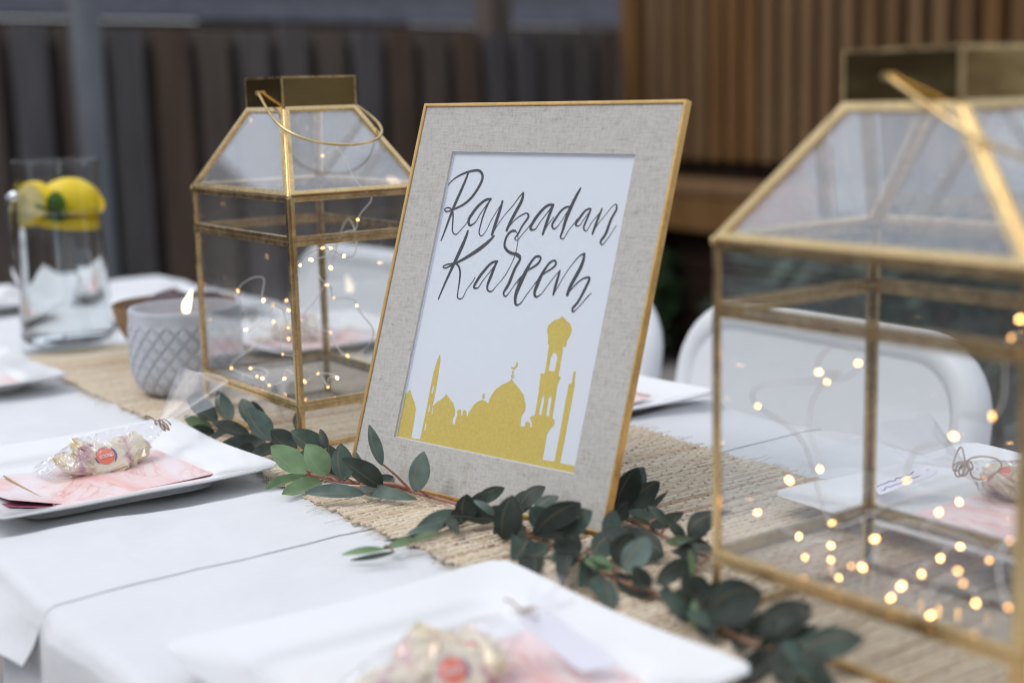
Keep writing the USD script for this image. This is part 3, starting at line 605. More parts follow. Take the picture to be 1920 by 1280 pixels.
# ------------------------------------------------------------------ picture frame
KF = (0.329 - 0.0078) / 0.329
fo = EYE + KF * (np.array([0.58867, 1.08012, TT]) - EYE)
fx = np.array([0.20918, -0.97788, 0]); fn = np.array([0.97788, 0.20918, 0]); TL = 0.3306
fz = math.cos(TL) * np.array([0, 0, 1.0]) + math.sin(TL) * fn; fb = np.cross(fz, fx) * -1.0
if fb @ fn < 0: fb = -fb                                    # fb: away from the viewer
W_, H_ = 0.28556 * KF, 0.3361 * KF; ox, oy, ow, oh = 0.0454 * KF, 0.0408 * KF, 0.2 * KF, 0.2521 * KF
fr_ang = math.atan2(fx[1], fx[0])
pf = Thing('picture_frame', 'gold framed print with linen mat leaning back on the table', 'picture frame', fo, fr_ang)
def FP(a, b, c): return fo + fx * a + fz * b + fb * c        # c: depth behind the front
def fmesh(m): return xform(m, fx, fz, -fb, fo)                # local x, y in the plane, z towards the viewer
bw, D = 0.0029, 0.0068
def moulding(x0, y0, x1, y1, horizontal, mitre):
    """One side of the frame with mitred ends."""
    c = 0.0008
    prof = [(0, -D), (0, -c), (c, 0), (bw - c, 0), (bw, -c), (bw, -D)]      # (across from the outside inwards, towards viewer)
    L = (x1 - x0) if horizontal else (y1 - y0); v = []
    for (a, z) in prof:
        for end in (0, 1):
            u = a if end == 0 else L - a
            if horizontal: v.append((x0 + u, y0 + a * mitre, z))
            else: v.append((x0 + a * mitre, y0 + u, z))
    v = np.array(v); f = []
    for i in range(6):
        j = (i + 1) % 6; f.append([2 * i, 2 * i + 1, 2 * j + 1, 2 * j])
    v, f = vf((v, np.array(f)))
    caps = np.array([[0, 2 * i, 2 * i + 2] for i in range(1, 5)] + [[1, 2 * i + 3, 2 * i + 1] for i in range(1, 5)])
    m = trimesh.Trimesh(v, np.vstack([f, caps]), process=False); m.fix_normals(); return np.array(m.vertices), np.array(m.faces)
for args in ((0, 0, W_, 0, True, 1), (0, H_, W_, H_, True, -1), (0, 0, 0, H_, False, 1), (W_, 0, W_, H_, False, -1)):
    pf.part('gold_side', fmesh(moulding(*args)), M['gold'], local=False)
i0 = bw + 0.0001
matp = Polygon([(i0, i0), (W_ - i0, i0), (W_ - i0, H_ - i0), (i0, H_ - i0)], [[(ox, oy), (ox + ow, oy), (ox + ow, oy + oh), (ox, oy + oh)]])
# the mat is given in frame coordinates so that its weave follows the frame: an Xform-free mesh with its own local axes
pf.part('linen_mat', fmesh(move(extrude(matp, 0.0022), (0, 0, -0.0042))), M['linen'], local=False)
pf.part('mat_bevel', fmesh(move(extrude(Polygon([(ox, oy), (ox + ow, oy), (ox + ow, oy + oh), (ox, oy + oh)], [[(ox + .0007, oy + .0007), (ox + ow - .0007, oy + .0007), (ox + ow - .0007, oy + oh - .0007), (ox + .0007, oy + oh - .0007)]]), 0.0012), (0, 0, -0.0052))), M['paper'], local=False)
pf.part('paper', fmesh(box(ox - 0.01, ox + ow + 0.01, oy - 0.01, oy + oh + 0.01, -0.0058, -0.0052)), M['paper'], local=False)
pf.part('glass', fmesh(box(i0, W_ - i0, i0, H_ - i0, -0.0018, -0.0008)), M['frame_glass'], local=False)
pf.part('backing', fmesh(box(i0, W_ - i0, i0, H_ - i0, -0.0066, -0.0060)), M['backing'], local=False)
top = FP(W_ / 2, H_ * 0.62, 0.0068); foot = np.array([0, 0, 0.0]) + FP(W_ / 2, H_ * 0.3, 0.0068); foot = foot + fn * 0.10; foot[2] = TT + 0.0062
pf.part('easel_leg', tube([top, foot], 0.004, 6), M['backing'], local=False)

PZ = -0.0052
def to_print(pts):
    out = []
    for px, py in pts:
        p = at_plane(px, py, FP(0, 0, -PZ), fb) - fo; out.append((p @ fx, p @ fz))
    return np.array(out)
def crop(pts, x0, y0, s): return [(x0 + a / s, y0 + b / s) for a, b in pts]
STR = [  # handwriting: (x, y, width) in a 4.13 times enlarged view whose corner is (800, 290)
 [(320,150,12),(262,290,17),(205,420,17),(160,540,13),(112,665,7)],
 [(162,248,4),(195,205,7),(250,165,10),(310,138,12),(370,124,13),(412,128,14),(433,160,15),(425,210,16),(398,262,16),(350,330,15),(280,390,13),(215,422,10),(175,438,8),(150,440,8),(140,428,7),(152,414,7),(178,413,8),(197,432,10),(205,470,10),(203,520,9),(200,570,8),(208,608,7),(225,618,6),(250,600,5),(290,555,4),(328,500,4)],
 [(497,346,14),(468,348,14),(430,370,15),(385,415,17),(345,470,18),(325,520,16),(335,547,13),(365,535,8),(410,470,5),(450,410,5),(490,355,8)],
 [(497,346,8),(480,375,9),(455,430,10),(430,500,9),(412,570,8),(408,610,7),(420,630,6),(445,612,4),(490,530,4),(530,460,4),(588,365,5)],
 [(588,362,12),(565,440,18),(535,530,20),(507,620,14)],[(507,620,5),(560,530,4),(620,450,4),(680,380,5),(720,325,6),(748,298,10)],
 [(748,298,12),(745,330,16),(712,405,19),(668,485,19),(620,587,14)],[(620,585,6),(650,545,5),(700,492,6),(745,464,7),(780,456,8),(788,466,11),(770,512,12),(730,572,11),(700,625,9),(685,655,7),(697,664,5),(722,643,4),(765,590,4),(812,530,5)],
 [(982,390,13),(945,392,14),(900,425,16),(850,485,18),(812,548,16),(806,577,13),(825,583,9),(865,545,5),(920,470,5),(975,395,8)],[(982,390,12),(950,470,17),(925,540,17),(900,617,12)],[(900,615,5),(930,560,4),(985,485,4)],
 [(1110,405,10),(1080,408,11),(1030,450,12),(990,510,13),(973,555,11),(985,575,8),(1010,560,5),(1060,490,4),(1105,425,5)],[(1193,260,9),(1160,320,16),(1110,425,20),(1072,525,18),(1045,612,12),(1040,645,8),(1051,653,6),(1080,620,4),(1120,560,4),(1167,497,4)],
 [(1272,420,9),(1235,430,11),(1200,470,13),(1165,520,13),(1156,546,10),(1172,553,7),(1205,520,4),(1245,465,4),(1270,425,5)],[(1272,422,9),(1250,480,11),(1224,540,11),(1219,578,9),(1232,592,6),(1255,565,4),(1300,500,4),(1355,428,4)],
 [(1358,420,9),(1330,490,13),(1305,555,14),(1285,614,10)],[(1285,612,4),(1330,535,3),(1390,460,3),(1440,402,4),(1468,385,6),(1473,402,9),(1450,462,12),(1410,550,15),(1370,640,14),(1348,685,10),(1356,697,7),(1382,678,5),(1420,625,4),(1470,548,3)],
 [(320,592,12),(290,675,20),(245,775,22),(190,892,17),(140,1002,12),(92,1116,8)],
 [(522,630,10),(470,682,18),(400,737,21),(310,795,17),(230,838,12),(170,868,9),(140,877,8),(128,870,7),(142,857,7),(185,845,8),(228,845,10),(252,872,11),(260,920,11),(252,1000,9),(240,1080,7),(245,1113,7),(262,1117,6),(300,1065,4),(340,1005,4),(375,950,5)],
 [(547,828,13),(510,835,13),(460,882,15),(410,945,17),(375,1003,15),(368,1028,12),(382,1035,9),(420,1000,5),(480,920,4),(540,832,7)],
 [(547,828,10),(520,885,16),(490,962,17),(470,1022,13),(475,1050,10),(492,1060,8),(530,1030,4),(590,960,4),(640,880,4),(680,790,4),(705,690,4),(708,640,4),(700,605,5),(685,591,8)],
 [(685,591,12),(655,595,13),(625,627,13),(607,672,13),(605,710,14),(627,745,15),(668,766,16),(708,776,16),(722,792,15),(702,850,15),(655,955,18),(612,1042,15),(597,1080,10),(607,1097,8),(632,1078,5),(680,1010,4),(735,940,4)],
 [(700,1000,4),(740,938,5),(775,902,8),(840,862,12),(880,817,12),(883,796,11),(862,787,12),(820,817,13),(775,892,20),(732,982,24),(695,1072,22),(686,1130,16),(696,1163,12),(716,1159,8),(752,1118,5),(800,1050,4),(850,985,4)],
 [(835,1000,4),(870,960,5),(930,907,8),(985,870,11),(1002,842,11),(995,822,10),(970,826,11),(930,867,13),(885,942,19),(847,1032,20),(836,1078,15),(846,1101,11),(868,1094,7),(912,1048,4),(970,970,4),(1026,903,4)],
 [(1032,900,10),(1012,970,15),(992,1040,15),(982,1083,11)],[(982,1082,4),(1030,1000,4),(1090,900,4),(1150,822,5),(1200,775,8),(1222,768,11)],[(1222,768,12),(1210,830,17),(1160,935,20),(1090,1084,17)],
 [(1090,1083,6),(1130,1032,6),(1180,982,8),(1235,952,10),(1258,952,12),(1250,992,14),(1205,1082,14),(1150,1167,13),(1128,1200,11),(1131,1215,9),(1152,1204,6),(1200,1155,4),(1278,1070,3)]]
polys = []
for st in STR:
    a = np.array(st, float); q = spline(a, max(24, 10 * len(a))); p2 = to_print(crop(q[:, :2], 800, 290, 4.13))
    wid = np.maximum(q[:, 2], 2.5) / 4.13 * depth_of(FP(0.5 * W_, 0.6 * H_, 0)) / FPX * 0.80
    for i in range(len(p2) - 1):
        polys.append(unary_union([Point(p2[i]).buffer(wid[i], 6), Point(p2[i + 1]).buffer(wid[i + 1], 6)]).convex_hull)
ink = unary_union(polys).simplify(0.00004)
pf.part('lettering', fmesh(move(extrude(ink, 0.0001), (0, 0, PZ + 0.00015))), M['ink'], local=False, label='handwritten black words Ramadan Kareem on the print')
OUT = [(65,930),(118,660),(160,630),(185,603),(195,640),(215,690),(225,740),(210,840),(192,945),(255,952),(300,740),(325,610),(350,480),(375,400),(397,350),(398,400),(380,520),(360,640),(338,740),(336,776),(343,776),(345,720),(375,690),(415,665),(440,635),(460,660),(490,700),(502,750),(500,785),(487,805),(482,845),(500,848),(512,795),(519,780),(517,755),(530,740),(543,750),(543,783),(555,785),(555,757),(568,745),(583,757),(582,790),(593,790),(595,770),(610,750),(630,715),(660,688),(695,675),(720,685),(737,700),(745,670),(780,610),(830,570),(880,548),(903,528),(915,550),(950,590),(985,640),(1000,710),(995,750),(970,790),(962,860),(999,862),(996,840),(1013,825),(1032,840),(1030,868),(1042,868),(1046,845),(1030,800),(1045,788),(1065,788),(1090,640),(1105,510),(1103,490),(1135,490),(1150,400),(1165,290),(1157,280),(1160,240),(1152,190),(1160,150),(1200,115),(1240,102),(1262,85),(1280,107),(1315,140),(1328,180),(1315,220),(1292,260),(1285,300),(1265,300),(1250,400),(1232,505),(1248,515),(1225,570),(1205,700),(1188,805),(1205,815),(1203,850),(1165,890),(1150,920),(1120,1098),(1203,1110),(1240,920),(1280,700),(1305,565),(1325,560),(1340,475),(1355,475),(1345,540),(1347,570),(1320,720),(1280,930),(1243,1120),(1345,1140),(1340,1196),(700,1063)]
HOL = [[(1163,470),(1175,380),(1195,345),(1215,345),(1225,375),(1205,473)],[(1092,778),(1115,660),(1130,640),(1131,680),(1110,785)],[(1145,785),(1160,670),(1178,645),(1183,670),(1165,790)],[(335,628),(345,575),(353,575),(343,630)],[(310,760),(320,712),(327,712),(318,760)],[(283,888),(293,840),(300,840),(292,890)]]
def tp2(p): return to_print(crop(p, 720, 570, 3.765))
opening = Polygon([(ox + .0008, oy + .0008), (ox + ow - .0008, oy + .0008), (ox + ow - .0008, oy + oh - .0008), (ox + .0008, oy + oh - .0008)])
mq = Polygon(tp2(OUT)).buffer(0)
for h in HOL: mq = mq.difference(Polygon(tp2(h)).buffer(0.00005))
def ring(cx, cy, r, w): a = np.linspace(0, 2 * PI, 14); return [(cx + r * math.cos(t), cy + r * math.sin(t)) for t in a]
mk = []
for cx, cy, r, w in ((910, 510, 10, 3), (912, 480, 7, 2), (703, 655, 9, 2.5), (703, 640, 5, 2)): mk.append(LineString(tp2(ring(cx, cy, r, w))).buffer(w * 0.00011))
mk.append(Polygon(tp2([(940,403),(946,425),(938,448),(918,462),(900,455),(897,440),(906,448),(920,446),(932,432)])))
mk.append(Polygon(tp2([(708,625),(711,637),(704,646),(697,640),(703,638)])))
mk.append(LineString(tp2([(903,530),(911,470)])).buffer(0.0002)); mk.append(LineString(tp2([(700,677),(705,640)])).buffer(0.00016))
mq = unary_union([mq] + mk).intersection(opening)
mq = unary_union([g for g in getattr(mq, 'geoms', [mq]) if g.geom_type == 'Polygon'])
pf.part('mosque_print', fmesh(move(extrude(mq, 0.0001), (0, 0, PZ + 0.0001))), M['foil'], local=False, label='gold skyline of domes and minarets printed along the bottom')

# ------------------------------------------------------------------ square white plates
def plate_mesh(half=0.121):
    ringd = [(0.0, 0.0045, 4), (0.34, 0.0045, 6), (0.60, 0.0047, 8), (0.665, 0.0058, 9), (0.70, 0.0095, 10), (0.725, 0.0125, 11), (0.80, 0.0147, 14), (0.92, 0.0178, 18), (0.985, 0.0200, 22), (1.0, 0.0202, 24), (1.003, 0.0190, 24), (0.985, 0.0170, 22), (0.90, 0.0140, 16), (0.78, 0.0095, 12), (0.71, 0.0045, 10), (0.68, 0.0012, 9), (0.675, 0.0, 9), (0.645, 0.0, 9), (0.635, 0.0015, 9), (0.0, 0.0015, 4)]
    n = 96; a = (np.arange(n) + 0.5) * 2 * PI / n; rows = []
    for s, z, p in ringd:
        c, q = np.cos(a), np.sin(a)
        r = (np.abs(c) ** p + np.abs(q) ** p) ** (-1.0 / p); r = r * (1 - 0.028 * s * (1 - np.abs(np.sin(2 * a)) ** 2))
        corner = np.abs(np.sin(2 * a)) ** 6 * max(0, s - 0.7)
        rows.append(np.stack([c * r * half * s, q * r * half * s, (z + corner * 0.006) * 0.88], 1))
    v = np.vstack(rows); R = len(rows); i, j = np.meshgrid(np.arange(R - 1), np.arange(n), indexing='ij'); j2 = (j + 1) % n
    q = np.stack([i * n + j, (i + 1) * n + j, (i + 1) * n + j2, i * n + j2], -1).reshape(-1, 4)
    m = trimesh.Trimesh(*vf((v, q)), process=True); m.merge_vertices(); m.update_faces(m.nondegenerate_faces()); m.fix_normals()
    return np.array(m.vertices), np.array(m.faces)
PZT = TT + 0.0040
PL = {'N': (0.408, 0.641, 'square white plate nearest the camera at the bottom'), 'L': (0.405, 1.198, 'square white plate left of the leaves with a full candy bag on its pink card'),
      'F': (0.405, 1.728, 'square white plate at the left edge beside the jug'), 'C': (0.835, 2.070, 'square white plate behind the candle pot, right of the jug'),
      'H': (0.60, 2.37, 'square white plate at the far head of the table behind the jug'), 'B': (0.885, 1.690, 'square white plate seen through the lantern left of the frame'),
      'R': (0.885, 1.168, 'square white plate half hidden behind the right side of the picture frame'), 'S': (0.888, 0.626, 'square white plate seen through the near lantern at the right edge')}
pm = plate_mesh()
for k, (x, y, lab) in PL.items():
    z = TT + (0.0014 if y > 0.9 else 0.0004) + (0.004 if k in 'S' else 0)
    if 'plate0' not in M:
        t = Thing('plate', lab, 'plate', (x, y, z), group=None); t.part('dish', pm, M['porcelain'], smooth=40); M['plate0'] = t; del taken['/World/plate/dish']; taken['/World/plate/dish'] = 0
        continue
    t = Thing('plate', lab, 'plate', (x, y, z), rng.normal(0, 0.012)); t.part('dish', pm, M['porcelain'], smooth=40)

# watercolour cards
def card(label, x, y, z, rot, L=0.165, Wd=0.115, curl=0.006, flap=False, seed=0):
    t = Thing('card', label, 'card', (x, y, z), rot)
    u, v = np.meshgrid(np.linspace(-0.5, 0.5, 19), np.linspace(-0.5, 0.5, 13), indexing='xy')
    g = meshkit.fbm(np.stack([u * 2 + seed, v * 2, u * 0], -1), 2, seed) - 0.5
    P = np.stack([u * L, v * Wd, 0.0012 + curl * (np.abs(u) * 2) ** 3 * (0.5 + 0.5 * v) + 0.002 * np.abs(g)], -1)
    t.part('painted_sheet', sheet(P, 0.0004), M['watercolor'], smooth=50)
    if flap:
        P2 = np.stack([u * L * 0.30 - L * 0.62, v * Wd - 0.004, 0.0006 + 0.006 * (0.5 - u) * (0.5 - v) * 1.6], -1)
        t.part('inner_sheet', sheet(P2, 0.0004), M['magenta'])
        P3 = np.stack([u * L * 0.30 - L * 0.60, v * Wd + 0.002, 0.0022 + 0.010 * (0.5 - u) * (0.5 - v) * 1.2], -1)
        t.part('cover_sheet', sheet(P3, 0.0004), M['watercolor'])
    e = P[:, 0] + [-0.0006, 0, 0.0006]
    t.part('gold_edge', tube(e, 0.0008, 5), M['gold_edge'])
    return t
cz = {k: TT + (0.0014 if PL[k][1] > 0.9 else 0.0004) + 0.0046 + (0.004 if k == 'S' else 0) for k in PL}
card('pink watercolour card under the candy bag on the plate left of the leaves', 0.415, 1.205, cz['L'], PI * 0.5 - 0.98, 0.150, 0.105, flap=True, seed=1) if False else None
card('pink watercolour card under the candy bag on the plate left of the leaves', 0.414, 1.186, cz['L'], 0.05, 0.140, 0.115, 0.003, flap=True, seed=1)
card('pink watercolour card on the blurred nearest plate', 0.425, 0.605, cz['N'], 0.04, 0.165, 0.125, 0.004, seed=2)
card('pink watercolour card on the plate at the left edge beside the jug', 0.415, 1.72, cz['F'], 0.0, 0.140, 0.11, 0.003, seed=3)
card('pink watercolour card on the plate behind the candle pot', 0.83, 2.06, cz['C'], 0.06, 0.140, 0.11, 0.004, seed=4)
card('pink watercolour card on the plate seen through the left lantern', 0.885, 1.68, cz['B'], PI, 0.140, 0.11, 0.003, seed=5)
card('pink watercolour card on the plate behind the picture frame', 0.885, 1.16, cz['R'], PI, 0.150, 0.11, 0.006, seed=6)
card('pink watercolour card on the plate seen through the near lantern', 0.882, 0.615, cz['S'], PI, 0.140, 0.11, 0.004, seed=7)
card('pink watercolour card on the plate at the far head of the table', 0.60, 2.36, cz['H'], PI / 2, 0.14, 0.11, 0.003, seed=8)

# wrapped candies in clear bags
def candy_parts(t):
    s = trimesh.creation.icosphere(2, 1.0); v = np.array(s.vertices); v = v * (np.abs(v) ** 4).sum(1, keepdims=True) ** -0.25
    jit = np.random.default_rng(4).normal(0, 1, (len(v), 3))
    rid = np.abs(meshkit.noise(v * 3.1 + 5, 2) - 0.5) * 2; r2_ = np.abs(meshkit.noise(v * 5.5 + 9, 6) - 0.5) * 2
    flat = np.clip(v[:, 2], 0, 1) ** 2
    v = v * [0.0225, 0.0170, 0.0072] * (1 + (0.16 * (rid - 0.5)) * (1 - 0.8 * flat))[:, None] + jit * 0.0011 * (1 - 0.9 * np.clip(1.6 * flat, 0, 1))[:, None]
    t.part('wrapper', (v, s.faces), M['wrapper'])
    for sgn in (-1, 1):
        yv = np.linspace(-0.013, 0.013, 15); P = np.array([[(sgn * x, y * (0.75 + 0.25 * q), 0.0014 * math.sin(y * 420 + q * 2) * q + 0.0025 * q * sgn) for y in yv] for q, x in ((0, 0.013), (0.5, 0.020), (1, 0.0235))])
        t.part('crimped_end', sheet(P, 0.0004), M['wrapper'])
    def dome(poly, lift):
        m = extrude(poly, 0.0004); vv, ff = m; vv = vv.copy(); r2 = (vv[:, 0] / 0.0235) ** 2 + (vv[:, 1] / 0.018) ** 2
        vv[:, 2] += 0.0071 * np.sqrt(np.clip(1 - r2, 0.04, 1)) * 1.07 + lift; return vv, ff
    circ = Point(0, 0).buffer(0.0108, 12)
    d = t.part('purple_disc', dome(circ, 0.0002), M['purple'])
    t.part('orange_disc', dome(Point(0.0006, -0.0003).buffer(0.0090, 12), 0.0007), M['orange'], under=d)
    tx = meshkit.text_mesh('CHOCO', 0.0034, 0.0003, True); vv = np.array(tx.vertices); vv[:, 0] -= vv[:, 0].mean(); vv[:, 0] *= 0.82; vv[:, 1] -= 0.0017
    vv[:, 2] += 0.0071 * 1.07 * np.sqrt(np.clip(1 - (vv[:, 0] / 0.0235) ** 2 - (vv[:, 1] / 0.018) ** 2, 0.04, 1)) + 0.0012
    t.part('lettering', (vv, tx.faces), M['white_print'], under=d)
candy0 = None
def put_candy(pos, R, label, group):
    global candy0
    T = np.eye(4); T[:3, :3] = R; T[3, :3] = pos
    if candy0 is None:
        candy0 = Thing('wrapped_candy', label, 'candy', (0, 0, 0), group=group); candy_parts(candy0)
        candy0.xf.ClearXformOpOrder(); candy0.xf.AddTransformOp().Set(Gf.Matrix4d(*T.ravel().tolist())); return
    p = numbered('/World/wrapped_candy'); x = UsdGeom.Xform.Define(stage, p); x.GetPrim().GetReferences().AddInternalReference(candy0.path); x.GetPrim().SetInstanceable(True)
    x.ClearXformOpOrder(); x.AddTransformOp(opSuffix='place').Set(Gf.Matrix4d(*T.ravel().tolist())); tag(x.GetPrim(), label, 'candy', group)
def rot_xyz(a, b, c):
    from scipy.spatial.transform import Rotation
    return Rotation.from_euler('zyx', [c, b, a]).as_matrix().T
def candy_bag(where, c, ang, seed, scale=1.0, with_tag=False, fan_s=1.0):
    """c: centre on the card; ang: direction from the candies to the tied neck."""
    g = np.random.default_rng(seed); d = np.array([math.cos(ang), math.sin(ang), 0]); s = np.array([-d[1], d[0], 0]); up = np.array([0, 0, 1.0])
    c = np.asarray(c, float)
    spots = [(-0.024, 0.004, 0.0075), (0.006, -0.014, 0.0085), (0.010, 0.016, 0.0085), (-0.008, 0.006, 0.013), (0.026, 0.0, 0.010)]
    cs = []
    for k, (a, b, z) in enumerate(spots):
        p = c + (d * (a + g.normal(0, .002)) + s * (b + g.normal(0, .002)) + up * z) * scale
        toward = EYE - p; toward /= np.linalg.norm(toward)
        n = (up * 0.55 + toward * 0.8 + g.normal(0, 0.15, 3)) if k == 1 else (up * 0.75 - toward * 0.12 * (k != 3) + g.normal(0, 0.4, 3)) * (1 if k == 4 else -1); n /= np.linalg.norm(n)
        x = np.cross(g.normal(size=3), n) if k > 1 else np.cross(toward, up) + g.normal(0, 0.25, 3); x -= n * (x @ n); x /= np.linalg.norm(x)
        R = np.stack([x, np.cross(n, x), n]) * scale * 0.90
        put_candy(p, R, f'cream wrapped candy in the bag {where}', f'candies in the bag {where}'); cs.append(p)
    t = Thing('candy_bag', f'clear tied candy bag {where}', 'candy bag', c)
    neck = c + (d * 0.060 + up * 0.029) * scale
    tail = c + (d * -0.052 + up * 0.004) * scale
    sph = [(p, 0.0165 * scale) for p in cs] + [(tail + s * 0.016 * scale, 0.003), (tail - s * 0.018 * scale, 0.003), (neck, 0.006 * scale)]
    h = hull_of([(p, r) for p, r in sph], 20).refine_to_length(0.0032 * scale)
    v, f = vf(h); rel = (v - c) / scale
    q1 = meshkit.fbm(rel @ np.stack([d * 45, s * 130, up * 130], 1) + seed, 3, seed)[:, None] - 0.5; q2 = np.abs(meshkit.noise(rel * 75 + seed, seed + 3) - 0.5)[:, None]
    ctr = c + up * 0.018 * scale; nv = v - ctr; nv /= np.linalg.norm(nv, axis=1, keepdims=True)
    q3 = np.abs(meshkit.noise(rel * 170 + seed * 2, seed + 8) - 0.5)[:, None]; v = v + nv * (q1 * 0.010 - 0.007 * q2 - 0.0035 * q3) * scale; v[:, 2] = np.maximum(v[:, 2], c[2] + 0.0015)
    t.part('film', (v, f), M['film'], smooth=22, local=False)
    fan = []; ks = np.linspace(0, 1, 9); na = 60; aa = np.linspace(0, 2 * PI, na)
    for q in ks:
        r = (0.004 + 0.026 * q ** 1.1) * scale * fan_s; o = neck + (d * 0.050 * q + up * (0.030 * q)) * scale * fan_s
        pl = 1 + 0.22 * np.sin(aa * 4 + seed + q) * (1 - 0.3 * q) + 0.04 * np.sin(aa * 7 + 1)
        fan.append(o + np.outer(np.cos(aa) * r * pl, s) * 1.25 + np.outer(np.sin(aa) * r * 0.55 * pl, up - d * 0.4) + np.outer(np.sin(aa * 2 + seed) * 0.008 * q * scale, d))
    t.part('flared_top', sheet(np.array(fan)), M['film_soft'], local=False, smooth=True)
    tw = np.array([neck + (s * math.cos(a) * 0.0062 + (up - d * 0.5) * math.sin(a) * 0.0055 + d * 0.0006 * a) * scale for a in np.linspace(0, 5 * PI, 50)])
    k = t.part('twine', tube(tw, 0.0007, 6), M['twine'], local=False, smooth=True)
    for sg in (-1, 1):
        e = 1.0 if (with_tag and with_tag.get('ink')) else 0.0
        if e: lp = spline([neck, neck + (s * sg * 0.014 + up * 0.012 - d * 0.006) * scale, neck + (s * sg * 0.026 + up * 0.008 - d * 0.012) * scale, neck + (s * sg * 0.022 - up * 0.002 - d * 0.004) * scale, neck + (s * sg * 0.004 + up * 0.001) * scale], 24)
        else: lp = spline([neck + s * sg * 0.003, neck + (s * sg * 0.008 + up * 0.006 - d * 0.002) * scale, neck + (s * sg * 0.015 + up * 0.008 - d * 0.006) * scale], 10)
        t.part('bow_loop' if e else 'loose_end', tube(lp, 0.0007, 5), M['twine'], under=k, local=False, smooth=True)
    if with_tag:
        X, Y, n = with_tag['x'], with_tag['y'], with_tag['n']; o = neck + with_tag['o']
        g2 = t.part('tag', xform(extrude(Polygon([(-.011, 0), (.011, 0), (.011, .044), (.006, .050), (-.006, .050), (-.011, .044)], [list(Point(0, .045).buffer(.0018, 6).exterior.coords)]), 0.0005), X, Y, n, o), M['tag'], local=False)
        mk = []
        for r in range(2 if with_tag.get('ink') else 0):
            xs = np.linspace(0.004, 0.036, 60); ln = np.stack([xs, (-.004 + r * .0085) + 0.0020 * np.sin(xs * 900 + r) * (0.5 + 0.5 * np.sin(xs * 310 + r * 2))], 1)
            mk.append(LineString([(b, a) for a, b in ln]).buffer(0.00042))
        if mk: t.part('handwriting', xform(extrude(unary_union(mk), 0.0002, 0.0006), X, Y, n, o), M['violet_ink'], under=g2, local=False)
    return t
bl = at_z(185, 872, 0.011); candy_bag('on the plate left of the leaves', (bl[0], bl[1], cz['L'] + 0.0025), math.atan2(0.30, 0.95) - 0.25, 3, 0.98)
bn = at_z(812, 1268, 0.012); nb = unit = np.array([RGT[0] * 0.9 + FWD[0] * 0.45, RGT[1] * 0.9 + FWD[1] * 0.45])
candy_bag('on the blurred nearest plate', (bn[0], bn[1], cz['N'] + 0.0025), math.atan2(nb[1], nb[0]), 5, 0.95, fan_s=0.45,
          with_tag=dict(x=np.array([0.90, -0.42, 0.1]), y=np.array([-0.35, 0.80, 0.48]), n=np.array([-0.28, -0.43, 0.86]), o=np.array([0.018, -0.045, -0.020])))
bs = at_z(1925, 925, 0.012); candy_bag('on the plate seen through the near lantern', (bs[0], bs[1], cz['S'] + 0.0025), math.atan2(0.25, -0.97), 7, 0.95,
          with_tag=dict(x=np.array([0.42, 0.90, 0.05]), y=np.array([0.86, -0.42, 0.28]), n=np.array([-0.25, -0.05, 0.966]), ink=1, o=np.array([-0.045, 0.050, -0.020])))
candy_bag('on the plate behind the candle pot', (0.80, 2.05, cz['C'] + 0.0025), 0.6, 9, 0.95, fan_s=0.4)
candy_bag('on the plate seen through the left lantern', (0.865, 1.70, cz['B'] + 0.0025), 2.6, 11, 0.95, fan_s=0.4)
candy_bag('on the plate at the left edge beside the jug', (0.335, 1.74, cz['F'] + 0.0025), 2.2, 13, 0.95, fan_s=0.4)
candy_bag('on the plate at the far head of the table', (0.58, 2.36, cz['H'] + 0.0025), 1.2, 15, 0.95, fan_s=0.4)

# ------------------------------------------------------------------ candle pot, bowl of dates, jug
pc = at_z(347, 738, 0.004); pc = at_z(355, 732, 0.0062)
R0 = 0.0735
pot = Thing('candle_pot', 'grey cement pot with a raised diamond pattern holding a lit candle', 'pot', pc)
out = [(0, 0), (0.040, 0), (0.050, 0.002), (0.0610, 0.009), (0.0665, 0.021), (0.0688, 0.038), (0.0692, 0.060), (0.0690, 0.084), (0.0690, 0.092), (0.0675, 0.0955), (0.0640, 0.0955), (0.0625, 0.093), (0.0620, 0.060), (0.056, 0.030), (0.03, 0.016), (0, 0.016)]
def groove(nu=300, nz=70):
    aa = np.arange(nu) * 2 * PI / nu; z = np.linspace(0.002, 0.0905, nz)
    pr = np.array(out[2:9]); r = np.interp(z, pr[:, 1], pr[:, 0]); P = np.zeros((nz, nu + 1, 3))
    for i in range(nz):
        dep = np.zeros(nu)
        for sg in (-1, 1):
            ph = (aa * 22 / (2 * PI) + sg * (0.080 - z[i]) * 50) % 1.0; dd = np.minimum(ph, 1 - ph); dep = np.maximum(dep, np.exp(-(dd / 0.085) ** 2))
        fade = np.clip((0.0805 - z[i]) / 0.003, 0, 1)
        rr_ = r[i] + 0.0012 - 0.0034 * dep * fade - 0.0012 * (1 - fade)
        q = np.stack([rr_ * np.cos(aa), rr_ * np.sin(aa), 0 * aa + z[i]], 1); P[i] = np.vstack([q, q[:1]])
    return sheet(P)
gv, gf = groove()
pot.part('body', lathe(out[:3] + [(0.0670, 0.0905)] * 0 + out[8:], 64) if False else lathe([(0, 0), (0.036, 0), (0.0420, 0.002), (0.040, 0.004), (0.03, 0.006), (0, 0.006)], 64), M['pot'], smooth=45)
RS = np.array([0.885, 0.885, 1.0])
pot.part('patterned_wall', (gv * RS, gf), M['pot'], smooth=60)
pot.part('lip', lathe([(0.885 * a, b) for a, b in [(0.0690, 0.0903), (0.0692, 0.0925), (0.0675, 0.0955), (0.0640, 0.0955), (0.0625, 0.093), (0.0620, 0.060), (0.056, 0.030), (0.03, 0.016), (0, 0.016)]], 64), M['pot'], smooth=50)
cd = Thing('candle', 'pinkish wax candle with a burning wick in the cement pot', 'candle', pc + [0, 0, 0.076])
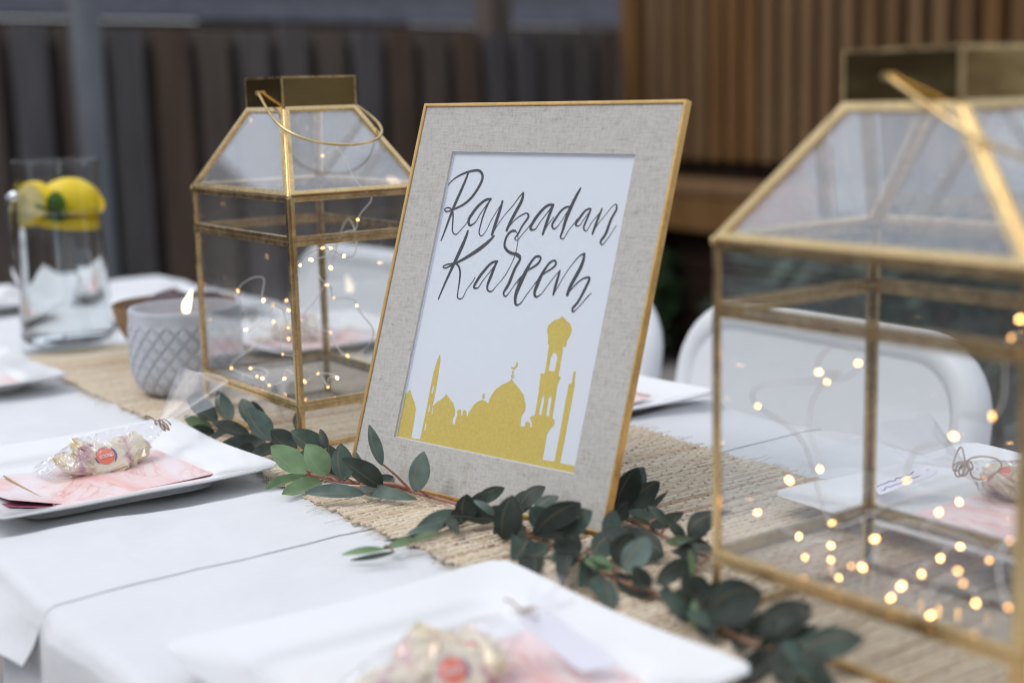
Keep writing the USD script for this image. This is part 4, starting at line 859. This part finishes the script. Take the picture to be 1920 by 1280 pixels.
cd.part('wax', lathe([(0, -0.060), (0.046, -0.055), (0.0540, -0.02), (0.0545, 0.006), (0.050, 0.0045), (0.02, 0.004), (0, 0.004)], 48), M['wax'], smooth=40)
fp = at_depth(352, 603, depth_of(pc)); fl_ = fp - (pc + [0, 0, 0.076]); fl_[2] = 0
cd.part('wick', move(tube([(0, 0, 0.003), (0, 0.0005, 0.008), (0.001, 0.001, 0.011)], 0.0008, 6), fl_), M['wick'])
zz = np.linspace(0, 1, 16); fr_ = 0.0052 * np.sin(PI * zz ** 0.72) ** 0.8 * (1 - 0.35 * zz)
fm = tube(np.outer(0.006 * zz ** 2 - 0.0012 * np.sin(zz * 5), RGT) + np.stack([0 * zz, 0 * zz, 0.007 + 0.029 * zz], 1), np.maximum(fr_, 0.0003), 12)
cd.part('flame', move(fm, fl_), M['flame'], smooth=True)

bc = at_z(334, 676, 0.0062)
bw_ = Thing('wooden_bowl', 'brown wooden bowl mostly hidden behind the candle pot', 'bowl', bc)
bw_.part('body', lathe([(0, 0), (0.034, 0), (0.038, 0.004), (0.055, 0.022), (0.068, 0.045), (0.0755, 0.072), (0.0745, 0.0745), (0.0725, 0.072), (0.064, 0.045), (0.05, 0.024), (0.03, 0.012), (0, 0.012)], 56), M['bowl_wood'], smooth=50)
for k in range(22):
    a = k * 2.4; r = 0.060 * math.sqrt((k % 14 + 0.5) / 14); lift = 0.054 + 0.008 * (k >= 10); r *= (1.0 if k < 10 else 0.72)
    s = trimesh.creation.icosphere(2, 1.0); v = np.array(s.vertices) * [0.019, 0.0105, 0.0105]; v *= (1 + 0.1 * (meshkit.noise(v * 300 + k, k)[:, None] - 0.5))
    v, f = rotz((v, s.faces), rng.uniform(0, 2 * PI))
    single('date', (v + bc + [r * math.cos(a), r * math.sin(a), lift + 0.012], f), M['date'], 'dark red brown date in the wooden bowl behind the candle pot', 'date', 'dates heaped in the wooden bowl', smooth=True)

jc = at_z(130, 653, 0.004); jc = np.array([jc[0], jc[1], TT + 0.0032])
jug = Thing('glass_jug', 'tall clear glass jug of lemon water at the left edge', 'jug', jc)
JH = 0.248
jug.part('body', lathe([(0, 0), (0.058, 0), (0.0612, 0.003), (0.0618, 0.012), (0.0560, 0.110), (0.0525, 0.190), (0.0535, 0.235), (0.0552, JH), (0.0545, JH + 0.0012), (0.0532, JH), (0.0512, 0.235), (0.0500, 0.190), (0.0535, 0.110), (0.0590, 0.020), (0.056, 0.0135), (0.03, 0.012), (0, 0.012)], 72), M['jug_wall'], smooth=45)
hd = -RGT * np.array([1, 1, 0]) + FWD * np.array([0.25, 0.25, 0]); hd /= np.linalg.norm(hd)
hpts = [hd * 0.0535 + [0, 0, 0.200], hd * 0.066 + [0, 0, 0.203], hd * 0.075 + [0, 0, 0.175], hd * 0.074 + [0, 0, 0.13], hd * 0.068 + [0, 0, 0.095], hd * 0.0582 + [0, 0, 0.085]]
jug.part('handle', tube(spline(hpts, 30), 0.0055, 10), M['glass'], smooth=True)
single('water', move(lathe([(0, 0.0125), (0.0555, 0.0140), (0.0591, 0.0205), (0.0536, 0.110), (0.0503, 0.182), (0, 0.182)], 72), jc), M['water'], 'clear water filling the glass jug', 'water', smooth=45)
def slice_(lab, px, py, tilt, ang, dep):
    p = at_depth(px, py, depth_of(jc) + dep)
    t = Thing('lemon_slice', lab, 'lemon', p)
    R = rot_xyz(tilt, 0, 0).T
    def pl(m): v, f = vf(m); v = v @ R.T; return rotz((v, f), ang)
    t.part('peel', pl(lathe([(0.0255, -0.0075), (0.0290, -0.0065), (0.0300, 0), (0.0290, 0.0065), (0.0255, 0.0075), (0.0255, -0.0075)], 32)), M['peel'], smooth=45)
    t.part('flesh', pl(lathe([(0, -0.0073), (0.0254, -0.0073), (0.0254, 0.0073), (0, 0.0073)], 32)), M['pith'])
    for k in range(5):
        t.part('seed', pl(move(trimesh.creation.icosphere(1, 0.0018), (0.007 * math.cos(k * 1.26), 0.007 * math.sin(k * 1.26), 0.0072))), M['wick'] if False else M['bowl_wood'])
va = math.atan2(FWD[1], FWD[0])
slice_('lemon slice facing out at the left of the jug', 66, 382, PI / 2, va + PI / 2 - 0.55, -0.018)
slice_('lemon slice lying flat lowest in the jug', 126, 416, 0.16, va, -0.002)
def wedge(lab, px, py, dep, ang, tip):
    p = at_depth(px, py, depth_of(jc) + dep); t = Thing('lemon_wedge', lab, 'lemon', p)
    s_ = trimesh.creation.icosphere(3, 1.0); v = np.array(s_.vertices); v = v * [0.034, 0.026, 0.027]; v[:, 0] += 0.006 * np.sign(v[:, 0]) * (np.abs(v[:, 0]) / 0.034) ** 6
    R = rot_xyz(0.25, tip, ang).T
    v[:, 1] = np.maximum(v[:, 1], -0.002); t.part('peel', (v @ R.T, s_.faces), M['peel'], smooth=40)
    k = np.linspace(0, 2 * PI, 40)[:-1]; f = np.stack([0.0315 * np.cos(k), 0 * k - 0.0026, 0.0245 * np.sin(k)], 1); f = np.vstack([f, [0, -0.0026, 0]])
    t.part('flesh', (f @ R.T, np.array([[39, i, (i + 1) % 39] for i in range(39)])), M['pith'])
wedge('lemon wedge with its yellow peel outwards at the right of the jug', 140, 372, -0.010, va + PI / 2 + 0.25, 0.30)
mp_ = at_depth(106, 392, depth_of(jc) - 0.032)
mt = Thing('mint_sprig', 'green mint sprig between the lemon slices in the jug', 'mint', mp_)
for k in range(9):
    a = rng.uniform(0, 2 * PI); d = np.array([math.cos(a) * 0.7, math.sin(a) * 0.7, rng.uniform(-0.5, 0.8)]); d /= np.linalg.norm(d); s = np.cross(d, [0.3, 0.2, 1.0]); s /= np.linalg.norm(s)
    tt = np.linspace(0, 1, 8); w = 0.0085 * np.sin(PI * tt ** 0.8) ** 0.8; P = np.array([[d * 0.034 * q + s * ww * 1.3 * e + np.cross(d, s) * 0.003 * math.sin(q * 3) for e in (-1, 0, 1)] for q, ww in zip(tt, w)])
    mt.part('leaf', sheet(P), M['mint'], smooth=True)
mt.part('stem', tube([(-0.02, -0.01, -0.012), (0, 0, 0), (0.02, 0.008, 0.006)], 0.0012, 6), M['mint'])

# ------------------------------------------------------------------ eucalyptus sprigs
def leaf_mesh(b, tip, w, face, bend, cup, g, twist=0.0):
    ax = tip - b; L = np.linalg.norm(ax); ax /= L
    side = np.cross(ax, face); side /= np.linalg.norm(side); nn = np.cross(side, ax)
    tt = np.linspace(0, 1, 12); tt = 0.5 - 0.5 * np.cos(PI * tt); prof = np.sin(PI * tt ** 0.92) ** 0.66; prof[-1] = 0.10; prof[0] = 0.08
    es = np.linspace(-1, 1, 7); P = np.zeros((12, 7, 3)); uv = np.zeros((12, 7, 2))
    for i, q in enumerate(tt):
        c = b + ax * L * q + nn * bend * L * 4 * q * (1 - q); tw = twist * (q - 0.3)
        sd, nq = side * math.cos(tw) + nn * math.sin(tw), nn * math.cos(tw) - side * math.sin(tw)
        for j, e in enumerate(es):
            P[i, j] = c + sd * e * prof[i] * w / 2 + nq * (cup * w * (abs(e) ** 1.6) * prof[i] + 0.035 * w * math.sin(q * 8 + e * 2 + L * 900)); uv[i, j] = (0.5 + 0.5 * e, q)
    v, f = sheet(P); return v, f, uv.reshape(-1, 2)
TOC = EYE - np.array([0.6, 1.0, TT]); TOC /= np.linalg.norm(TOC)
WS = 1.12
def sprig(label, stem_px, leaves, z=0.010, red=False, r0=0.0022, sz=None, extra=0, extra_front=True):
    g = np.random.default_rng(len(leaves) * 13 + int(stem_px[0][0]))
    sp = np.array([at_z(x, y, (sz[i] if sz else z)) for i, (x, y) in enumerate(stem_px)])
    t = Thing('eucalyptus_sprig', label, 'sprig', sp[0])
    cur = spline(sp, 60) if len(sp) > 2 else np.linspace(sp[0], sp[-1], 30)
    ms = [tube(cur, np.linspace(r0, r0 * 0.6, len(cur)), 7)]
    for (tx, ty, bx, by, wpx, tone, *opt) in leaves:
        o = opt[0] if opt else {}
        b = at_z(bx, by, o.get('z', 0.014)); dep = depth_of(b)
        tip = at_depth(tx, ty, dep + o.get('dd', 0.0))
        if tip[2] < TT + 0.0095: tip = at_z(tx, ty, o.get('tz', 0.011))
        w = wpx * dep / FPX * o.get('ws', WS)
        face = TOC * 1.0 + np.array([0, 0, 0.35]) + g.normal(0, 0.2, 3) if 'face' not in o else np.asarray(o['face'], float)
        v, f, uv = leaf_mesh(b, tip, w, face, o.get('bend', g.uniform(-0.16, 0.22)), g.uniform(0.02, 0.12), g, o.get('tw', g.normal(0, 0.5)))
        v[:, 2] = np.maximum(v[:, 2], TT + 0.0085)
        t.part('leaf', (v, f), LEAF[tone], local=False, smooth=True, uv=uv)
        k = int(np.argmin(np.linalg.norm(cur - b, axis=1))); q = cur[k]; mid = (q + b) / 2 + [0, 0, 0.002]
        if np.linalg.norm(q - b) < 0.05: ms.append(tube([q, mid, b + (tip - b) * 0.06], [0.0012, 0.001, 0.0008], 5))
    for q in range(extra):
        k = int(g.integers(4, len(cur) - 2)); b = cur[k] + [0, 0, 0.003]; tn = cur[k + 1] - cur[k]; tn /= np.linalg.norm(tn); sd_ = np.cross(tn, [0, 0, 1.0]) * (1 if q % 2 else -1)
        dr_ = tn * g.uniform(-0.3, 0.9) + sd_ * g.uniform(0.4, 1.0) + np.array([0, 0, g.uniform(0.1, 0.75)]); dr_ /= np.linalg.norm(dr_); L = g.uniform(0.026, 0.044)
        v, f, uv = leaf_mesh(b + dr_ * 0.004, b + dr_ * L, L * g.uniform(0.42, 0.6), TOC * 0.7 + [0, 0, 0.6] + g.normal(0, 0.3, 3), g.uniform(-0.15, 0.2), g.uniform(0.03, 0.14), g, g.normal(0, 0.5))
        v[:, 2] = np.maximum(v[:, 2], TT + 0.0085)
        if ((v - fo) @ fb).max() > -0.002 and extra_front: continue
        t.part('leaf', (v, f), LEAF['dddmmb'[int(g.integers(6))]], local=False, smooth=True, uv=uv)
    t.part('stem', cat(*ms), M['stem_red'] if red else M['stem'], local=False, smooth=True)
U = dict
sprig('eucalyptus sprig of big leaves in front of the lantern, beside the candy plate', [(392, 792), (430, 806), (470, 824), (520, 845), (575, 868), (640, 897)], [
 (350, 745, 408, 790, 32, 'm', U(z=0.020)), (345, 780, 400, 808, 24, 'l', U(z=0.012)), (407, 733, 434, 788, 29, 'm', U(z=0.022, dd=0.01)), (452, 748, 484, 800, 28, 'm', U(z=0.02, dd=0.012)), (473, 752, 492, 800, 26, 'd', U(z=0.02, dd=0.012)),
 (464, 764, 510, 826, 38, 'b', U(z=0.020)), (398, 791, 468, 814, 24, 'd', U(z=0.018)), (392, 828, 466, 812, 30, 'd', U(z=0.012)), (408, 838, 498, 828, 34, 'd', U(z=0.014)), (468, 860, 524, 838, 28, 'd', U(z=0.012)),
 (562, 768, 557, 808, 17, 'm', U(z=0.018, dd=0.01)), (508, 806, 556, 842, 34, 'd', U(z=0.015)), (546, 808, 614, 846, 36, 'm', U(z=0.015)), (600, 804, 614, 842, 15, 'd', U(z=0.02, dd=0.01)), (616, 834, 632, 876, 26, 'm', U(z=0.014)), (360, 800, 405, 815, 20, 'd', U(z=0.009)), (430, 860, 480, 842, 26, 'd', U(z=0.009)), (560, 848, 600, 868, 24, 'd', U(z=0.009))], extra=8)
sprig('eucalyptus sprig with four pale green leaves at the frame corner', [(575, 888), (612, 895), (660, 904), (720, 906), (780, 922), (860, 945), (905, 958)], [
 (508, 836, 578, 886, 42, 'l', U(z=0.018)), (574, 832, 614, 892, 42, 'l', U(z=0.018)), (497, 914, 575, 890, 28, 'l', U(z=0.011)), (529, 926, 604, 900, 31, 'l', U(z=0.012)),
 (640, 831, 646, 902, 40, 'b', U(z=0.016)), (668, 848, 682, 906, 28, 'b', U(z=0.012, dd=0.006)), (641, 860, 717, 910, 38, 'd', U(z=0.018, dd=-0.012)), (692, 796, 716, 872, 21, 'b', U(z=0.035, tw=0.5, bend=0.08)), (795, 846, 779, 922, 36, 'b', U(z=0.016, tw=0.5)),
 (572, 923, 684, 926, 26, 'b', U(z=0.014)), (782, 936, 668, 918, 23, 'b', U(z=0.012, dd=-0.02)), (738, 894, 700, 905, 20, 'd', U(z=0.01)), (600, 872, 640, 895, 22, 'd', U(z=0.01))], red=True)
sprig('small eucalyptus sprig with light green tips on the white cloth', [(905, 958), (865, 968), (820, 992), (775, 1012), (725, 1026)], [
 (778, 992, 862, 960, 27, 'b', U(z=0.016)), (762, 1001, 832, 986, 18, 'b'), (640, 1040, 722, 1029, 13, 'l', U(z=0.014)), (720, 1030, 778, 1011, 16, 'l', U(z=0.014)), (656, 1050, 742, 1034, 10, 'm'), (830, 999, 770, 1016, 15, 'l'), (718, 1013, 800, 998, 9, 'd'), (860, 1000, 838, 972, 20, 'd'), (838, 985, 880, 962, 20, 'b')], r0=0.0016)
WS = 1.36
sprig('dense dark eucalyptus sprig in front of the right frame corner', [(905, 958), (955, 978), (1005, 1004), (1060, 1035), (1120, 1068), (1180, 1095)], [
 (876, 926, 874, 976, 32, 'd'), (902, 922, 888, 972, 26, 'd'), (888, 938, 928, 966, 12, 'b', U(z=0.022)), (946, 914, 894, 940, 20, 'm', U(z=0.024)), (962, 928, 946, 1012, 42, 'd'), (1023, 912, 974, 952, 27, 'd', U(z=0.022)), (1089, 943, 1004, 1002, 46, 'd', U(z=0.018)), (994, 950, 1034, 992, 34, 'm', U(z=0.018)),
 (958, 1048, 986, 1000, 34, 'b'), (1003, 1072, 1000, 1014, 36, 'd'), (1055, 1098, 1060, 1034, 26, 'd'), (1086, 1102, 1110, 1052, 36, 'm'), (1140, 1136, 1126, 1078, 42, 'm'), (1224, 1114, 1160, 1070, 40, 'd'), (1244, 1042, 1150, 1008, 64, 'd', U(z=0.020)), (1150, 955, 1146, 1014, 28, 'b', U(z=0.020)), (1130, 990, 1180, 1040, 44, 'd', U(z=0.015)), (1185, 1000, 1160, 1062, 44, 'd', U(z=0.016)), (1085, 1000, 1060, 1045, 30, 'd'), (920, 950, 960, 985, 30, 'd'), (1040, 1010, 1085, 1048, 34, 'd'), (1095, 1050, 1150, 1065, 20, 'l', U(z=0.016)), (985, 1040, 1030, 1020, 26, 'm'), (1190, 1060, 1215, 1105, 30, 'd'), (925, 1000, 965, 985, 28, 'd'), (1040, 960, 1000, 1000, 26, 'm')], extra=13)
sprig('eucalyptus sprig running from behind the frame to the near lantern foot', [(1140, 952), (1175, 972), (1215, 990), (1262, 1014), (1330, 1046)], [
 (1197, 876, 1158, 955, 36, 'd', U(z=0.016)), (1251, 922, 1206, 966, 9, 'd'), (1282, 960, 1218, 988, 19, 'd'), (1178, 958, 1234, 974, 17, 'b'), (1302, 1010, 1248, 1016, 15, 'l'), (1262, 1048, 1292, 1078, 28, 'd'), (1292, 1028, 1299, 1082, 11, 'l'), (1336, 1030, 1280, 1012, 20, 'd'), (1215, 948, 1250, 990, 16, 'm'), (1310, 1060, 1265, 1030, 26, 'd'), (1180, 940, 1150, 975, 26, 'd'), (1250, 975, 1285, 1010, 16, 'd')], r0=0.0018, extra=5, extra_front=False)
sprig('blurred dark eucalyptus sprig lying along the bottom right', [(1180, 1095), (1235, 1115), (1300, 1150), (1380, 1192), (1455, 1226), (1530, 1268), (1600, 1310)], [
 (1428, 1108, 1330, 1152, 64, 'd', U(z=0.022)), (1234, 1104, 1292, 1168, 26, 'm'), (1300, 1182, 1303, 1124, 14, 'l', U(z=0.03)), (1276, 1084, 1334, 1124, 44, 'd', U(z=0.022)), (1386, 1218, 1402, 1148, 26, 'd'), (1517, 1180, 1438, 1196, 40, 'd'), (1398, 1278, 1440, 1214, 38, 'd'), (1482, 1290, 1460, 1214, 44, 'd'), (1538, 1274, 1480, 1226, 44, 'd'),
 (1350, 1090, 1312, 1150, 34, 'd'), (1410, 1180, 1352, 1150, 40, 'd'), (1255, 1150, 1300, 1120, 24, 'd'), (1450, 1150, 1400, 1185, 34, 'd'), (1370, 1170, 1330, 1130, 34, 'm'), (1420, 1240, 1460, 1200, 34, 'd'), (1530, 1230, 1470, 1235, 36, 'd'), (1340, 1200, 1300, 1150, 26, 'd'), (1560, 1290, 1500, 1250, 36, 'd')], r0=0.0024, extra=14, extra_front=False)

# ------------------------------------------------------------------ white folding chairs along the right side
def rrect(w, h, r, n=8):
    return Polygon([(-w / 2 + r, -h / 2 + r), (w / 2 - r, -h / 2 + r), (w / 2 - r, h / 2 - r), (-w / 2 + r, h / 2 - r)]).buffer(r, n)
def make_chair(label, x, y, rot):
    """Local: the sitter looks along -x (towards the table); y is sideways; the back leans to +x."""
    t = Thing('folding_chair', label, 'chair', (x, y, 0), rot, group='white folding chairs along the right side of the table')
    lean = math.radians(11); Zv = np.array([math.sin(lean), 0, math.cos(lean)]); Yv = np.array([0, 1.0, 0]); Xn = np.cross(Yv, Zv)
    def panel(poly, th, off):
        v, f = extrude(poly, th); tri = trimesh.Trimesh(v, f); tri = tri.subdivide_to_size(0.05)
        v = np.array(tri.vertices); v[:, 2] += 0.30 * (v[:, 0]) ** 2 * 0.35; return xform((v, tri.faces), Yv, Zv, -Xn if False else np.cross(Yv, Zv) * -1, np.array([0.0, 0, 0.635]) + Xn * off)
    outer = rrect(0.475, 0.33, 0.09); inner = rrect(0.40, 0.255, 0.06)
    rim = outer.difference(inner)
    t.part('backrest', panel(inner.buffer(0.004), 0.012, -0.004), M['plastic'], smooth=30)
    rp = np.array(outer.buffer(-0.018).exterior.coords); rp = trimesh.path.traversal.resample_path(np.c_[rp, rp[:, 0] * 0], count=90)
    rp3 = np.array([0, 0, 0.635]) + np.outer(rp[:, 0], Yv) + np.outer(rp[:, 1], Zv) - np.outer(0.105 * rp[:, 0] ** 2, Xn)
    v, f = tube(rp3, 0.0205, 12, False); t.part('back_rim', (v, f), M['plastic'], smooth=True)
    sm, sf = extrude(rrect(0.40, 0.41, 0.06), 0.024); t.part('seat', xform((sm, sf), (1, 0, 0), (0, 1, 0), (0, 0, 1), (-0.255, 0, 0.43)), M['plastic'], smooth=30)
    for s in (-1, 1):
        t.part('front_leg', tube([(0.02, s * 0.215, 0.56), (-0.20, s * 0.215, 0.30), (-0.44, s * 0.215, 0.0)], 0.013, 10), M['plastic'], smooth=40)
        t.part('rear_leg', tube([(-0.22, s * 0.19, 0.425), (0.0, s * 0.19, 0.2), (0.15, s * 0.19, 0.0)], 0.013, 10), M['plastic'], smooth=40)
        b = np.array([0, s * 0.188, 0.60]) - Xn * 0.012
        t.part('bolt', xform(lathe([(0, 0), (0.009, 0), (0.009, 0.003), (0.006, 0.006), (0, 0.006)], 12), Yv, Zv, -Xn, b), M['leg_metal'])
    t.part('crossbar', tube([(0.12, -0.19, 0.04), (0.12, 0.19, 0.04)], 0.009, 8), M['plastic'], smooth=40)
    t.part('crossbar', tube([(-0.40, -0.215, 0.055), (-0.40, 0.215, 0.055)], 0.009, 8), M['plastic'], smooth=40)
    return t
ch = make_chair('white plastic folding chair behind the near lantern', 1.235, 1.135, -0.03)
copy_of(ch, (1.235, 1.665, 0), 0.04, 'white plastic folding chair half hidden behind the picture frame')
copy_of(ch, (1.24, 2.20, 0), 0.02, 'white plastic folding chair seen through the lantern left of the frame')
